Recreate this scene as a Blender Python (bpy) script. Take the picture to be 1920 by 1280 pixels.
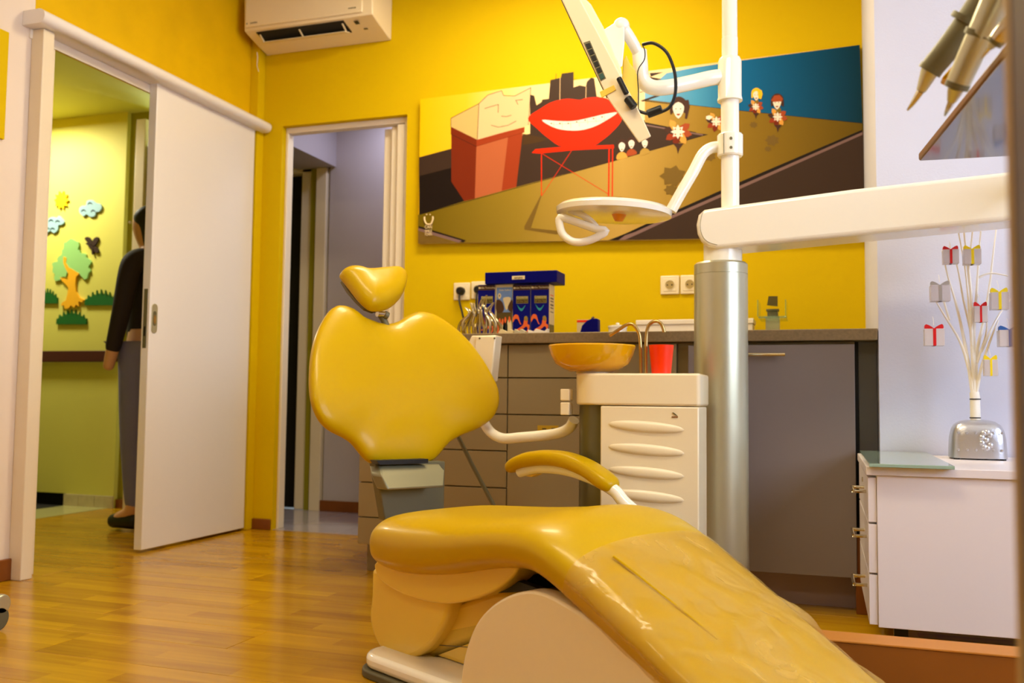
import bpy, bmesh, math, random
from mathutils import Vector, Matrix
random.seed(7)
V = Vector
scene = bpy.context.scene
COL = scene.collection
for o in list(bpy.data.objects): bpy.data.objects.remove(o)

# ------------------------------------------------------------------ camera
CAMH = 0.65
yaw, pit, roll, FPX = 0.325345817, 0.0615434181, 0.0108893478, 1730.82
fw = V((-math.sin(yaw)*math.cos(pit), math.cos(yaw)*math.cos(pit), math.sin(pit)))
rt = V((math.cos(yaw), math.sin(yaw), 0)); up_ = rt.cross(fw)
r2 = rt*math.cos(roll) + up_*math.sin(roll)
u2 = -rt*math.sin(roll) + up_*math.cos(roll)
EYE = V((0, 0, CAMH))
cam = bpy.data.cameras.new('camera'); camo = bpy.data.objects.new('camera', cam); COL.objects.link(camo)
M = Matrix((r2, u2, -fw)).transposed().to_4x4(); M.translation = EYE
camo.matrix_world = M
cam.sensor_width = 36; cam.lens = FPX/1920*36; cam.clip_start = 0.05
cam.dof.use_dof = True; cam.dof.focus_distance = 2.2; cam.dof.aperture_fstop = 4.0
scene.camera = camo
scene.view_settings.view_transform = 'Standard'
scene.view_settings.look = 'None'
scene.view_settings.gamma = 1
scene.view_settings.use_curve_mapping = False
scene.view_settings.exposure = 0.0

# world: pale bluish daylight sky outside the windows
w = bpy.data.worlds.new('sky'); scene.world = w; w.use_nodes = True
w.node_tree.nodes['Background'].inputs[0].default_value = (0.64, 0.76, 1.0, 1)
w.node_tree.nodes['Background'].inputs[1].default_value = 9.5

def area(name, loc, rot, sx, sy, power, col, spread=180):
    l = bpy.data.lights.new(name, 'AREA'); l.shape = 'RECTANGLE'; l.size = sx; l.size_y = sy
    l.energy = power; l.color = col; l.spread = math.radians(spread)
    o = bpy.data.objects.new(name, l); COL.objects.link(o); o.location = loc; o.rotation_euler = rot
    return o
WARM = (1.0, 0.87, 0.58)
LAMPS = [(-1.05, 3.1, 0.8, 0.28, 30), (-0.6, 1.5, 1.1, 0.28, 22), (-0.5, -0.4, 1.1, 0.28, 12)]
for (x, y, sx, sy, p) in LAMPS:
    area('ceiling_lamp_light', (x, y, 2.63), (0, 0, 0), sx, sy, p, WARM)
area('hall_lamp_light', (-4.42, 3.9, 2.25), (0, 0, 0), 0.25, 0.25, 27, (1.0, 0.95, 0.72))
area('vestibule_lamp_light', (-2.2, 4.38, 2.28), (0, 0, 0), 0.2, 0.2, 3.6, (0.80, 0.80, 1.0))

# unprojecting a photo point onto a real plane of the room
def ray(x, y): return fw + r2*((x-960)/FPX) - u2*((y-640)/FPX)
def PY(x, y, Y): d = ray(x, y); return EYE + d*(Y/d.y)
def PX(x, y, X): d = ray(x, y); return EYE + d*(X/d.x)
def PZ(x, y, Z): d = ray(x, y); return EYE + d*((Z-CAMH)/d.z)
def PP(x, y, O, n): d = ray(x, y); return EYE + d*((O-EYE).dot(n)/d.dot(n))

# ------------------------------------------------------------------ materials
def lin(c):
    return tuple((v/12.92 if v <= 0.04045 else ((v+0.055)/1.055)**2.4) for v in c)
def rgb(r, g, b): return lin((r/255, g/255, b/255)) + (1,)
MATS = {}
def mat(name, col, rough=0.5, metal=0.0, bump=0.0, bscale=60, var=0.04, vscale=4, coat=0.0, spec=0.5, emit=None, estr=0, trans=0, ior=1.45, alpha=1):
    if name in MATS: return MATS[name]
    m = bpy.data.materials.new(name); m.use_nodes = True; nt = m.node_tree; n = nt.nodes; L = nt.links
    b = n['Principled BSDF']
    b.inputs['Roughness'].default_value = rough; b.inputs['Metallic'].default_value = metal
    b.inputs['Coat Weight'].default_value = coat; b.inputs['Coat Roughness'].default_value = 0.12
    b.inputs['Specular IOR Level'].default_value = spec
    b.inputs['Transmission Weight'].default_value = trans; b.inputs['IOR'].default_value = ior
    b.inputs['Alpha'].default_value = alpha
    tc = n.new('ShaderNodeTexCoord')
    nz = n.new('ShaderNodeTexNoise'); nz.inputs['Scale'].default_value = vscale; nz.inputs['Detail'].default_value = 3
    L.new(tc.outputs['Object'], nz.inputs['Vector'])
    mx = n.new('ShaderNodeMix'); mx.data_type = 'RGBA'
    mx.inputs[6].default_value = tuple(c*(1-var) for c in col[:3]) + (1,)
    mx.inputs[7].default_value = tuple(min(1, c*(1+var)) for c in col[:3]) + (1,)
    L.new(nz.outputs['Fac'], mx.inputs[0]); L.new(mx.outputs[2], b.inputs['Base Color'])
    if bump:
        nb = n.new('ShaderNodeTexNoise'); nb.inputs['Scale'].default_value = bscale; nb.inputs['Detail'].default_value = 4
        L.new(tc.outputs['Object'], nb.inputs['Vector'])
        bp = n.new('ShaderNodeBump'); bp.inputs['Strength'].default_value = bump; bp.inputs['Distance'].default_value = 0.004
        L.new(nb.outputs['Fac'], bp.inputs['Height']); L.new(bp.outputs['Normal'], b.inputs['Normal'])
    if emit:
        b.inputs['Emission Color'].default_value = emit; b.inputs['Emission Strength'].default_value = estr
    MATS[name] = m; return m
def gradmat(name, stops, x0, x1, rough=0.45):
    m = bpy.data.materials.new(name); m.use_nodes = True; nt = m.node_tree; n = nt.nodes; L = nt.links
    b = n['Principled BSDF']; b.inputs['Roughness'].default_value = rough; b.inputs['Specular IOR Level'].default_value = .12
    g = n.new('ShaderNodeNewGeometry'); s = n.new('ShaderNodeSeparateXYZ'); mr = n.new('ShaderNodeMapRange')
    L.new(g.outputs['Position'], s.inputs[0]); L.new(s.outputs['X'], mr.inputs['Value'])
    mr.inputs['From Min'].default_value = x0; mr.inputs['From Max'].default_value = x1
    cr = n.new('ShaderNodeValToRGB'); L.new(mr.outputs[0], cr.inputs[0])
    e = cr.color_ramp.elements
    e[0].position = stops[0][0]; e[0].color = stops[0][1]; e[1].position = stops[-1][0]; e[1].color = stops[-1][1]
    for p, c in stops[1:-1]:
        q = e.new(p); q.color = c
    L.new(cr.outputs[0], b.inputs['Base Color']); return m

M_yel = mat('yellow_wall_paint', rgb(218, 183, 0), 0.7, spec=.12, bump=0.12, bscale=220, var=0.03, vscale=2)
M_yel2 = mat('ochre_wall_paint', rgb(226, 180, 0), 0.6, spec=.15, bump=0.25, bscale=25, var=0.12, vscale=7)
M_cream = mat('cream_wall_paint', rgb(232, 214, 196), 0.6, bump=0.1, bscale=200)
M_white_wall = mat('white_wall_paint', rgb(216, 216, 230), 0.7, bump=0.1, bscale=200)
M_ceil = mat('ceiling_paint', rgb(240, 232, 210), 0.8)
M_lac = mat('white_lacquer', rgb(238, 232, 228), 0.22, coat=0.4, var=0.01)
M_frame = mat('cream_door_frame', rgb(234, 218, 190), 0.38, bump=0.05, bscale=40)
M_pvc = mat('white_plastic_frame', rgb(238, 226, 208), 0.4)
M_leather = mat('yellow_leather', rgb(196, 157, 0), 0.33, bump=0.05, bscale=350, var=0.015, coat=0.12, spec=.2)
M_bowl = mat('yellow_ceramic', rgb(226, 168, 8), 0.12, coat=0.5)
M_plastic = mat('cream_plastic', rgb(240, 222, 184), 0.28, coat=0.25, var=0.01)
M_shell = mat('ivory_gloss_shell', rgb(238, 200, 74), 0.26, coat=0.3, var=0.01)
M_white = mat('white_gloss_enamel', rgb(246, 240, 224), 0.16, coat=0.5, var=0.01)
M_alu = mat('satin_aluminium', rgb(200, 198, 172), 0.32, metal=0.7, var=0.02)
M_steel = mat('polished_steel', rgb(205, 195, 170), 0.16, metal=1.0)
M_brass = mat('warm_metal_tube', rgb(200, 170, 110), 0.25, metal=0.9)
M_grey = mat('grey_laminate', rgb(144, 124, 84), 0.5, bump=0.05, bscale=400, var=0.04)
M_greydoor = mat('grey_cupboard_laminate', rgb(128, 116, 110), 0.4, bump=0.05, bscale=400)
M_bracket = mat('grey_metal_bracket', rgb(112, 106, 78), 0.45, metal=0.3)
M_dark = mat('dark_recess', rgb(16, 12, 8), 0.7)
M_black = mat('black_rubber', rgb(14, 14, 14), 0.4)
M_rubber = mat('grey_rubber', rgb(92, 86, 62), 0.6)
M_stone = mat('speckled_stone_worktop', rgb(134, 112, 78), 0.45, bump=0.1, bscale=300, var=0.3, vscale=120)
M_blue = mat('dark_blue_card', rgb(2, 2, 96), 0.5, spec=.1)
M_brown = mat('brown_skirting_wood', rgb(126, 68, 18), 0.4, var=0.2, vscale=14)
M_wood = mat('orange_beech', rgb(140, 80, 14), 0.5, var=0.12, vscale=9)
M_woodl = mat('lit_beech_edge', rgb(190, 122, 44), 0.45, var=0.1, vscale=9)
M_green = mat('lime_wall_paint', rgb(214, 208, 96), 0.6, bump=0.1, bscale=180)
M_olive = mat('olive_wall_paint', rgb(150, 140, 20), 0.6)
M_lilac = mat('grey_lilac_wall_paint', rgb(190, 182, 190), 0.6, bump=0.1, bscale=180)
M_tile = mat('grey_floor_tile', rgb(176, 168, 180), 0.1, coat=0.4, var=0.05)
M_htile = mat('pale_hall_tile', rgb(190, 184, 120), 0.2)
M_marble = mat('marble_skirting_tile', rgb(200, 186, 146), 0.3, var=0.2, vscale=30)
M_rail = mat('dark_red_handrail', rgb(74, 28, 30), 0.35)
M_red = mat('red_plastic_cup', rgb(250, 54, 4), 0.3, var=0.12, vscale=20)
M_glass = mat('green_glass', rgb(200, 235, 200), 0.03, trans=0.9, ior=1.5)
M_glasstop = mat('frosted_green_glass', rgb(150, 176, 158), 0.08, coat=0.6)
M_silver = mat('embossed_silver', rgb(200, 200, 206), 0.3, metal=0.8, bump=0.25, bscale=60)
M_twig = mat('white_twig', rgb(244, 236, 220), 0.5)
M_cab = mat('white_cabinet_board', rgb(230, 220, 220), 0.4, var=0.02)
M_lamp = mat('lamp_diffuser', rgb(255, 250, 235), 0.5, emit=(1, .82, .56, 1), estr=5)

# ------------------------------------------------------------------ builders
ORG = {}
def link(name, me, parent=None, origin=None):
    o = bpy.data.objects.new(name, me); COL.objects.link(o)
    if parent is not None:
        org = ORG[parent.name]; o.parent = parent; ORG[o.name] = org
        me.transform(Matrix.Translation(-org))
    else:
        if origin is None:
            vs = [v.co for v in me.vertices]
            if vs:
                mn = V((min(v.x for v in vs), min(v.y for v in vs), min(v.z for v in vs)))
                mx = V((max(v.x for v in vs), max(v.y for v in vs), max(v.z for v in vs)))
                origin = V(((mn.x+mx.x)/2, (mn.y+mx.y)/2, mn.z))
            else: origin = V((0, 0, 0))
        me.transform(Matrix.Translation(-V(origin))); o.location = origin; ORG[o.name] = V(origin)
    return o
def finish(bm, name, mats, parent=None, smooth=35, bevel=0, bseg=3, origin=None, sub=0):
    bmesh.ops.recalc_face_normals(bm, faces=bm.faces[:])
    me = bpy.data.meshes.new(name); bm.to_mesh(me); bm.free()
    if not isinstance(mats, (list, tuple)): mats = [mats]
    for m in mats: me.materials.append(m)
    if smooth:
        for p in me.polygons: p.use_smooth = True
        me.set_sharp_from_angle(angle=math.radians(smooth))
    o = link(name, me, parent, origin)
    if bevel:
        md = o.modifiers.new('bevel', 'BEVEL'); md.width = bevel; md.segments = bseg; md.limit_method = 'ANGLE'; md.angle_limit = math.radians(40)
    if sub:
        md = o.modifiers.new('sub', 'SUBSURF'); md.levels = sub; md.render_levels = sub
    return o
def tag(o, label=None, cat=None, group=None, kind=None):
    if label: o['label'] = label
    if cat: o['category'] = cat
    if group: o['group'] = group
    if kind: o['kind'] = kind
    return o
def thing(name, loc, label, cat, group=None):
    o = bpy.data.objects.new(name, None); COL.objects.link(o); o.location = loc; ORG[o.name] = V(loc)
    o.empty_display_size = 0.05
    return tag(o, label, cat, group)
def bbox(bm, a, b, mi=0):
    x0, y0, z0 = a; x1, y1, z1 = b
    vs = [bm.verts.new(p) for p in ((x0,y0,z0),(x1,y0,z0),(x1,y1,z0),(x0,y1,z0),(x0,y0,z1),(x1,y0,z1),(x1,y1,z1),(x0,y1,z1))]
    for f in ((0,3,2,1),(4,5,6,7),(0,1,5,4),(1,2,6,5),(2,3,7,6),(3,0,4,7)):
        fc = bm.faces.new([vs[i] for i in f]); fc.material_index = mi
def box(name, a, b, m, parent=None, bevel=0, **k):
    bm = bmesh.new(); bbox(bm, a, b); return finish(bm, name, m, parent, bevel=bevel, **k)
def bprism(bm, pts, vec, mi=0):
    vec = V(vec); A = [bm.verts.new(p) for p in pts]; B = [bm.verts.new(V(p)+vec) for p in pts]; n = len(pts)
    f = bm.faces.new(A); f.material_index = mi
    f = bm.faces.new(B[::-1]); f.material_index = mi
    for i in range(n):
        f = bm.faces.new((A[i], B[i], B[(i+1) % n], A[(i+1) % n])); f.material_index = mi
def prism(name, pts, vec, m, parent=None, **k):
    bm = bmesh.new(); bprism(bm, pts, vec); return finish(bm, name, m, parent, **k)
def catmull(P, n=6, closed=False):
    P = [V(p) for p in P]; out = []
    N = len(P); rng = N if closed else N-1
    for i in range(rng):
        p0 = P[(i-1) % N] if (closed or i > 0) else P[0]; p1 = P[i]; p2 = P[(i+1) % N]
        p3 = P[(i+2) % N] if (closed or i+2 < N) else P[-1]
        for k in range(n):
            t = k/n
            out.append(0.5*((2*p1)+(p2-p0)*t+(2*p0-5*p1+4*p2-p3)*t*t+(3*p1-p0-3*p2+p3)*t**3))
    if not closed: out.append(P[-1])
    return out
def btube(bm, path, r, seg=12, cap=True, mi=0, closed=False):
    path = [V(p) for p in path]; n = len(path)
    rs = r if isinstance(r, (list, tuple)) else [r]*n
    if len(rs) != n: rs = [rs[0] + (rs[-1]-rs[0])*i/(n-1) for i in range(n)]
    rings = []; nrm = None
    for i, p in enumerate(path):
        if closed: t = (path[(i+1) % n]-path[i-1]).normalized()
        else: t = (path[min(i+1, n-1)]-path[max(i-1, 0)]).normalized()
        if nrm is None:
            a = V((0, 0, 1)) if abs(t.z) < 0.9 else V((1, 0, 0)); nrm = t.cross(a).normalized()
        else: nrm = (nrm - t*nrm.dot(t)).normalized()
        bn = t.cross(nrm)
        rings.append([bm.verts.new(p + (nrm*math.cos(2*math.pi*k/seg) + bn*math.sin(2*math.pi*k/seg))*rs[i]) for k in range(seg)])
    for i in range(n if closed else n-1):
        A = rings[i]; B = rings[(i+1) % n]
        for k in range(seg):
            f = bm.faces.new((A[k], A[(k+1) % seg], B[(k+1) % seg], B[k])); f.material_index = mi
    if cap and not closed:
        f = bm.faces.new(rings[0][::-1]); f.material_index = mi
        f = bm.faces.new(rings[-1]); f.material_index = mi
def tube(name, path, r, m, parent=None, seg=14, **k):
    bm = bmesh.new(); btube(bm, path, r, seg); return finish(bm, name, m, parent, **k)
def blathe(bm, c, prof, seg=32, axis=V((0, 0, 1)), mi=0, cap=True):
    c = V(c); a = axis.normalized(); u = a.orthogonal().normalized(); v = a.cross(u); rings = []
    for (r, h) in prof:
        if r < 1e-5: rings.append([bm.verts.new(c+a*h)])
        else: rings.append([bm.verts.new(c+a*h+(u*math.cos(2*math.pi*k/seg)+v*math.sin(2*math.pi*k/seg))*r) for k in range(seg)])
    for A, B in zip(rings[:-1], rings[1:]):
        for k in range(seg):
            a0 = A[k % len(A)]; a1 = A[(k+1) % len(A)]; b0 = B[k % len(B)]; b1 = B[(k+1) % len(B)]
            vs = []
            for q in (a0, a1, b1, b0):
                if q not in vs: vs.append(q)
            if len(vs) >= 3: f = bm.faces.new(vs); f.material_index = mi
    if cap:
        for R in (rings[0], rings[-1]):
            if len(R) > 2: f = bm.faces.new(R); f.material_index = mi
def lathe(name, c, prof, m, parent=None, seg=32, axis=V((0, 0, 1)), cap=True, **k):
    bm = bmesh.new(); blathe(bm, c, prof, seg, axis, cap=cap); return finish(bm, name, m, parent, **k)
def flat(name, polys, mats, parent=None, **k):
    """polys: list of (3d points, material index): flat print on a surface"""
    bm = bmesh.new()
    for pts, mi in polys:
        f = bm.faces.new([bm.verts.new(p) for p in pts]); f.material_index = mi
    me = bpy.data.meshes.new(name); bm.to_mesh(me); bm.free()
    for m in mats: me.materials.append(m)
    return link(name, me, parent, k.get('origin'))
def text(name, s, c, size, m, parent, xdir=V((1, 0, 0)), zdir=V((0, 0, 1)), align='CENTER', ext=0.0004, width=None):
    cu = bpy.data.curves.new(name, 'FONT'); cu.body = s; cu.size = size; cu.align_x = align; cu.align_y = 'CENTER'; cu.extrude = ext
    o = bpy.data.objects.new(name, cu); COL.objects.link(o)
    dg = bpy.context.evaluated_depsgraph_get(); me = bpy.data.meshes.new_from_object(o.evaluated_get(dg))
    bpy.data.objects.remove(o); bpy.data.curves.remove(cu)
    if width:
        xs_v = [v.co.x for v in me.vertices]; k_ = width/(max(xs_v)-min(xs_v)); me.transform(Matrix.Diagonal((k_, 1, 1, 1)))
    x = V(xdir).normalized(); z = V(zdir).normalized(); n = x.cross(z)
    Mx = Matrix((x, z, n)).transposed().to_4x4(); Mx.translation = V(c); me.transform(Mx)
    me.materials.clear(); me.materials.append(m)
    return link(name, me, parent)
def copy_tree(o, loc=None, parent=None, rz=None):
    kids = list(o.children)
    c = o.copy(); COL.objects.link(c)
    if parent is not None: c.parent = parent
    if loc is not None: c.location = loc
    if rz is not None: c.rotation_euler[2] = rz
    for k in kids: copy_tree(k, parent=c)
    return c
def struct(o): o['kind'] = 'structure'; return o

YB = 3.925   # back wall
XL = -2.70   # left wall
XN = 0.163   # nib beside the worktop
YN = 3.05
HC = 2.68    # ceiling height

# ------------------------------------------------------------------ floor
def floor_mat():
    m = bpy.data.materials.new('golden_laminate'); m.use_nodes = True; nt = m.node_tree; n = nt.nodes; L = nt.links
    b = n['Principled BSDF']; b.inputs['Roughness'].default_value = 0.22; b.inputs['Coat Weight'].default_value = 0.15
    b.inputs['Coat Roughness'].default_value = 0.15
    tc = n.new('ShaderNodeTexCoord'); oi = n.new('ShaderNodeObjectInfo')
    mp = n.new('ShaderNodeMapping'); cb = n.new('ShaderNodeCombineXYZ')
    mu = n.new('ShaderNodeMath'); mu.operation = 'MULTIPLY'; mu.inputs[1].default_value = 7.3
    L.new(oi.outputs['Random'], mu.inputs[0]); L.new(mu.outputs[0], cb.inputs[0]); L.new(mu.outputs[0], cb.inputs[2])
    L.new(tc.outputs['Object'], mp.inputs['Vector']); L.new(cb.outputs[0], mp.inputs['Location'])
    bk = n.new('ShaderNodeTexBrick'); bk.inputs['Scale'].default_value = 1; bk.inputs['Mortar Size'].default_value = 0.0004
    bk.inputs['Brick Width'].default_value = 0.42; bk.inputs['Row Height'].default_value = 0.0643; bk.offset = 0.37
    bk.inputs['Color1'].default_value = (0, 0, 0, 1); bk.inputs['Color2'].default_value = (1, 1, 1, 1); bk.inputs['Mortar'].default_value = (0.2, 0.2, 0.2, 1)
    L.new(mp.outputs[0], bk.inputs['Vector'])
    m2 = n.new('ShaderNodeMapping'); m2.inputs['Scale'].default_value = (3, 45, 3); L.new(mp.outputs[0], m2.inputs['Vector'])
    nz = n.new('ShaderNodeTexNoise'); nz.inputs['Scale'].default_value = 1; nz.inputs['Detail'].default_value = 5; L.new(m2.outputs[0], nz.inputs['Vector'])
    m3 = n.new('ShaderNodeMapping'); m3.inputs['Scale'].default_value = (1.2, 6, 1); L.new(mp.outputs[0], m3.inputs['Vector'])
    n3 = n.new('ShaderNodeTexNoise'); n3.inputs['Scale'].default_value = 1.3; L.new(m3.outputs[0], n3.inputs['Vector'])
    a1 = n.new('ShaderNodeMath'); a1.operation = 'MULTIPLY'; a1.inputs[1].default_value = 0.30; L.new(bk.outputs['Color'], a1.inputs[0])
    a2 = n.new('ShaderNodeMath'); a2.operation = 'MULTIPLY_ADD'; a2.inputs[1].default_value = 0.45; L.new(nz.outputs['Fac'], a2.inputs[0]); L.new(a1.outputs[0], a2.inputs[2])
    a3 = n.new('ShaderNodeMath'); a3.operation = 'MULTIPLY_ADD'; a3.inputs[1].default_value = 0.35; L.new(n3.outputs['Fac'], a3.inputs[0]); L.new(a2.outputs[0], a3.inputs[2])
    cr = n.new('ShaderNodeValToRGB'); e = cr.color_ramp.elements
    e[0].position = 0.25; e[0].color = rgb(150, 98, 0); e[1].position = 0.85; e[1].color = rgb(212, 160, 8)
    L.new(a3.outputs[0], cr.inputs[0]); L.new(cr.outputs[0], b.inputs['Base Color'])
    return m
M_floor = floor_mat()
floor = struct(box('floor', (-6.2, -2.4, -0.12), (2.4, 5.3, -0.012), M_dark))
PW, PL = 0.193, 1.29
def plank_mesh():
    bm = bmesh.new(); g = 0.0006; c = 0.0012
    x0, x1, y0, y1 = g, PL-g, g, PW-g
    lo = [bm.verts.new(p) for p in ((x0,y0,-.012),(x1,y0,-.012),(x1,y1,-.012),(x0,y1,-.012))]
    md = [bm.verts.new(p) for p in ((x0,y0,-.001),(x1,y0,-.001),(x1,y1,-.001),(x0,y1,-.001))]
    hi = [bm.verts.new(p) for p in ((x0+c,y0+c,0),(x1-c,y0+c,0),(x1-c,y1-c,0),(x0+c,y1-c,0))]
    for A, B in ((lo, md), (md, hi)):
        for i in range(4): bm.faces.new((A[i], A[(i+1) % 4], B[(i+1) % 4], B[i]))
    bm.faces.new(hi); bm.faces.new(lo[::-1])
    me = bpy.data.meshes.new('plank'); bm.to_mesh(me); bm.free(); me.materials.append(M_floor); return me
PME = plank_mesh()
def add_plank(x, y, sx=1.0):
    o = bpy.data.objects.new('plank', PME); COL.objects.link(o); o.parent = floor
    o.location = V((x, y, 0)) - ORG[floor.name]; o.scale = (sx, 1, 1)
rows = int((4.32+0.45)/PW)+1
for r in range(rows):
    y = -0.45 + r*PW
    off = (r*0.47) % 1.0*PL
    x = -3.87 if y > 1.9 else -2.68
    xend = 2.2
    if y > 3.9-PW/2: xend = -2.72
    first = True
    while x < xend-0.01:
        ln = PL if not first else PL*(0.3+0.7*((r*0.37) % 1))
        first = False
        ln = min(ln, xend-x); add_plank(x, y, ln/PL); x += ln
floor['label'] = 'golden three strip laminate floor boards running across the room'
# tiles of the vestibule
def tiles(x0, x1, y0, y1, s, m, parent, name='tile'):
    bm = bmesh.new(); bbox(bm, (0.001, 0.001, -0.012), (s-0.003, s-0.003, 0.001)); bmesh.ops.recalc_face_normals(bm, faces=bm.faces[:])
    me = bpy.data.meshes.new(name); bm.to_mesh(me); bm.free(); me.materials.append(m)
    y = y0
    while y < y1-0.02:
        x = x0
        while x < x1-0.02:
            o = bpy.data.objects.new(name, me); COL.objects.link(o); o.parent = parent
            o.location = V((x, y, 0))-ORG[parent.name]; o.scale = (min(s, x1-x)/s, min(s, y1-y)/s, 1); x += s
        y += s
tiles(-3.19, -1.2, 3.93, 4.67, 0.33, M_tile, floor)
tiles(-4.19, -3.872, 1.9, 4.32, 0.33, M_htile, floor)

# ------------------------------------------------------------------ walls
def wall_open(name, bounds, thick_axis, t0, t1, holes, m):
    """rectangular wall in (u, z) with rectangular holes, built of boxes"""
    u0, u1, z0, z1 = bounds
    us = sorted({u0, u1, *[h[0] for h in holes], *[h[1] for h in holes]})
    bm = bmesh.new()
    for a, b in zip(us[:-1], us[1:]):
        cuts = [(h[2], h[3]) for h in holes if h[0] <= a+1e-6 and h[1] >= b-1e-6]
        z = z0
        for c0, c1 in sorted(cuts)+[(z1, z1)]:
            if c0 > z+1e-6:
                if thick_axis == 'y': bbox(bm, (a, t0, z), (b, t1, c0))
                else: bbox(bm, (t0, a, z), (t1, b, c0))
            z = max(z, c1)
    return struct(finish(bm, name, m, smooth=0))
# back wall with the glazed door opening
DX0, DX1, DZ = -2.545, -1.862, 1.992
wall_open('wall_back', (XL-0.1, XN+0.02, 0, HC), 'y', YB, YB+0.085, [(DX0, DX1, -1, DZ)], M_yel)
# left wall with the sliding-door opening (ochre), and a cream stretch nearer to the camera
wall_open('wall_left', (2.545, YB, 0, HC), 'x', XL-0.12, XL, [(2.62, 3.50, -1, 1.98)], M_yel2)
struct(box('wall_left_near', (XL-0.12, -2.3, 0), (XL, 2.545, HC), M_cream))
struct(box('wall_right', (XN, YN, 0), (2.3, YB+0.11, HC), M_white_wall))
wall_open('wall_east', (-2.3, YN, 0, HC), 'x', 2.2, 2.32, [(-0.1, 2.2, 0.85, 2.35)], M_white_wall)
struct(box('wall_front', (XL-.1, -2.42, 0), (2.3, -2.3, HC), M_yel2))
struct(box('ceiling', (XL-0.1, -2.4, HC), (2.4, YB+0.1, HC+0.1), M_ceil))
# window frames
def window(name, lo, hi, axis):
    bm = bmesh.new(); t = 0.05
    if axis == 'x':
        x0 = lo[0]; y0, z0 = lo[1], lo[2]; y1, z1 = hi[1], hi[2]
        for a, b in (((y0,z0),(y1,z0+t)),((y0,z1-t),(y1,z1)),((y0,z0),(y0+t,z1)),((y1-t,z0),(y1,z1)),(((y0+y1)/2-t/2,z0),((y0+y1)/2+t/2,z1))):
            bbox(bm, (x0, a[0], a[1]), (x0+0.06, b[0], b[1]))
    else:
        y0 = lo[1]; x0, z0 = lo[0], lo[2]; x1, z1 = hi[0], hi[2]
        for a, b in (((x0,z0),(x1,z0+t)),((x0,z1-t),(x1,z1)),((x0,z0),(x0+t,z1)),((x1-t,z0),(x1,z1)),(((x0+x1)/2-t/2,z0),((x0+x1)/2+t/2,z1))):
            bbox(bm, (a[0], y0, a[1]), (b[0], y0+0.06, b[1]))
    return struct(finish(bm, name, M_pvc, smooth=0))
window('window_1', (2.22, -0.1, 0.85), (2.28, 2.2, 2.35), 'x')
0 and window('window_2', (-0.2, -2.38, 0.8), (1.9, -2.32, 2.3), 'y')
# corner boxing and skirtings
struct(box('trim_1', (XL, 3.868, 0), (-2.652, YB, HC), M_yel, bevel=0.004))
struct(box('baseboard_back', (-2.652, YB-0.014, 0), (DX0-0.005, YB, 0.052), M_brown, bevel=0.004))
struct(box('baseboard_left', (XL, -2.2, 0), (XL+0.014, 2.54, 0.075), M_brown, bevel=0.004))
yp0, yp1 = PX(13, 150, XL+.01).y, PX(-60, 150, XL+.01).y
tag(box('wall_panel', (XL, yp1, PX(8, 262, XL+.01).z), (XL+.012, yp0, PX(8, 57, XL+.01).z), M_yel, bevel=.002), 'yellow panel on the cream wall at the left edge of the picture', 'panel')
# ceiling lamps
for i, (x, y, sx, sy, p) in enumerate(LAMPS):
    t = thing('ceiling_light', (x, y, HC), ['long ceiling light nearest the back wall', 'long ceiling light above the treatment chair', 'long ceiling light behind the camera'][i], 'light', 'ceiling lights')
    bm = bmesh.new(); bbox(bm, (x-sx/2-.03, y-sy/2-.03, HC-.045), (x+sx/2+.03, y+sy/2+.03, HC)); finish(bm, 'housing', M_pvc, t, bevel=.006)
    box('diffuser', (x-sx/2, y-sy/2, HC-.048), (x+sx/2, y+sy/2, HC-.0455), M_lamp, t)

# ------------------------------------------------------------------ door_1: sliding door, header, post
X1 = -2.655
d1 = struct(thing('door_1', (X1, 3.5, 0), None, None))
d1['label'] = 'white lacquered sliding door leaf hanging half open under a rounded pelmet'
del d1['label']
box('door_leaf', (X1-0.04, 3.146, 0.012), (X1, 3.855, 1.99), M_lac, d1, bevel=0.003)
hp = PX(289, 597, X1)
bm = bmesh.new()
def oval(cx, cz, w_, h_, x, n=20):
    r = w_/2; pts = []
    for k in range(n+1): a = math.pi*k/n; pts.append(V((x, cx+r*math.cos(a), cz+h_/2-r+r*math.sin(a))))
    for k in range(n+1): a = math.pi+math.pi*k/n; pts.append(V((x, cx+r*math.cos(a), cz-h_/2+r+r*math.sin(a))))
    return pts
bprism(bm, oval(hp.y, hp.z, 0.036, 0.125, X1), V((0.0025, 0, 0)))
hd = finish(bm, 'pull_plate', M_alu, d1, bevel=0.0008); hd['label'] = 'oval metal pull plate'
prism('finger_recess', oval(hp.y, hp.z, 0.02, 0.062, X1+0.0026), V((0.0006, 0, 0)), M_bracket, d1)
prism('latch_ring', [V((X1+0.0034, hp.y+0.008*math.cos(a), hp.z-0.004+0.019*math.sin(a))) for a in [k*math.pi/8 for k in range(16)]], V((0.001, 0, 0)), M_brass, d1)
lz0, lz1 = PX(267, 652, X1-0.02).z, PX(267, 540, X1-0.02).z
lk = box('lock_plate', (X1-0.03, 3.1445, lz0), (X1-0.012, 3.146, lz1), M_bracket, d1)
box('lock_slot', (X1-0.025, 3.1435, lz0+0.05), (X1-0.017, 3.1446, lz0+0.09), M_dark, d1)
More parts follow.
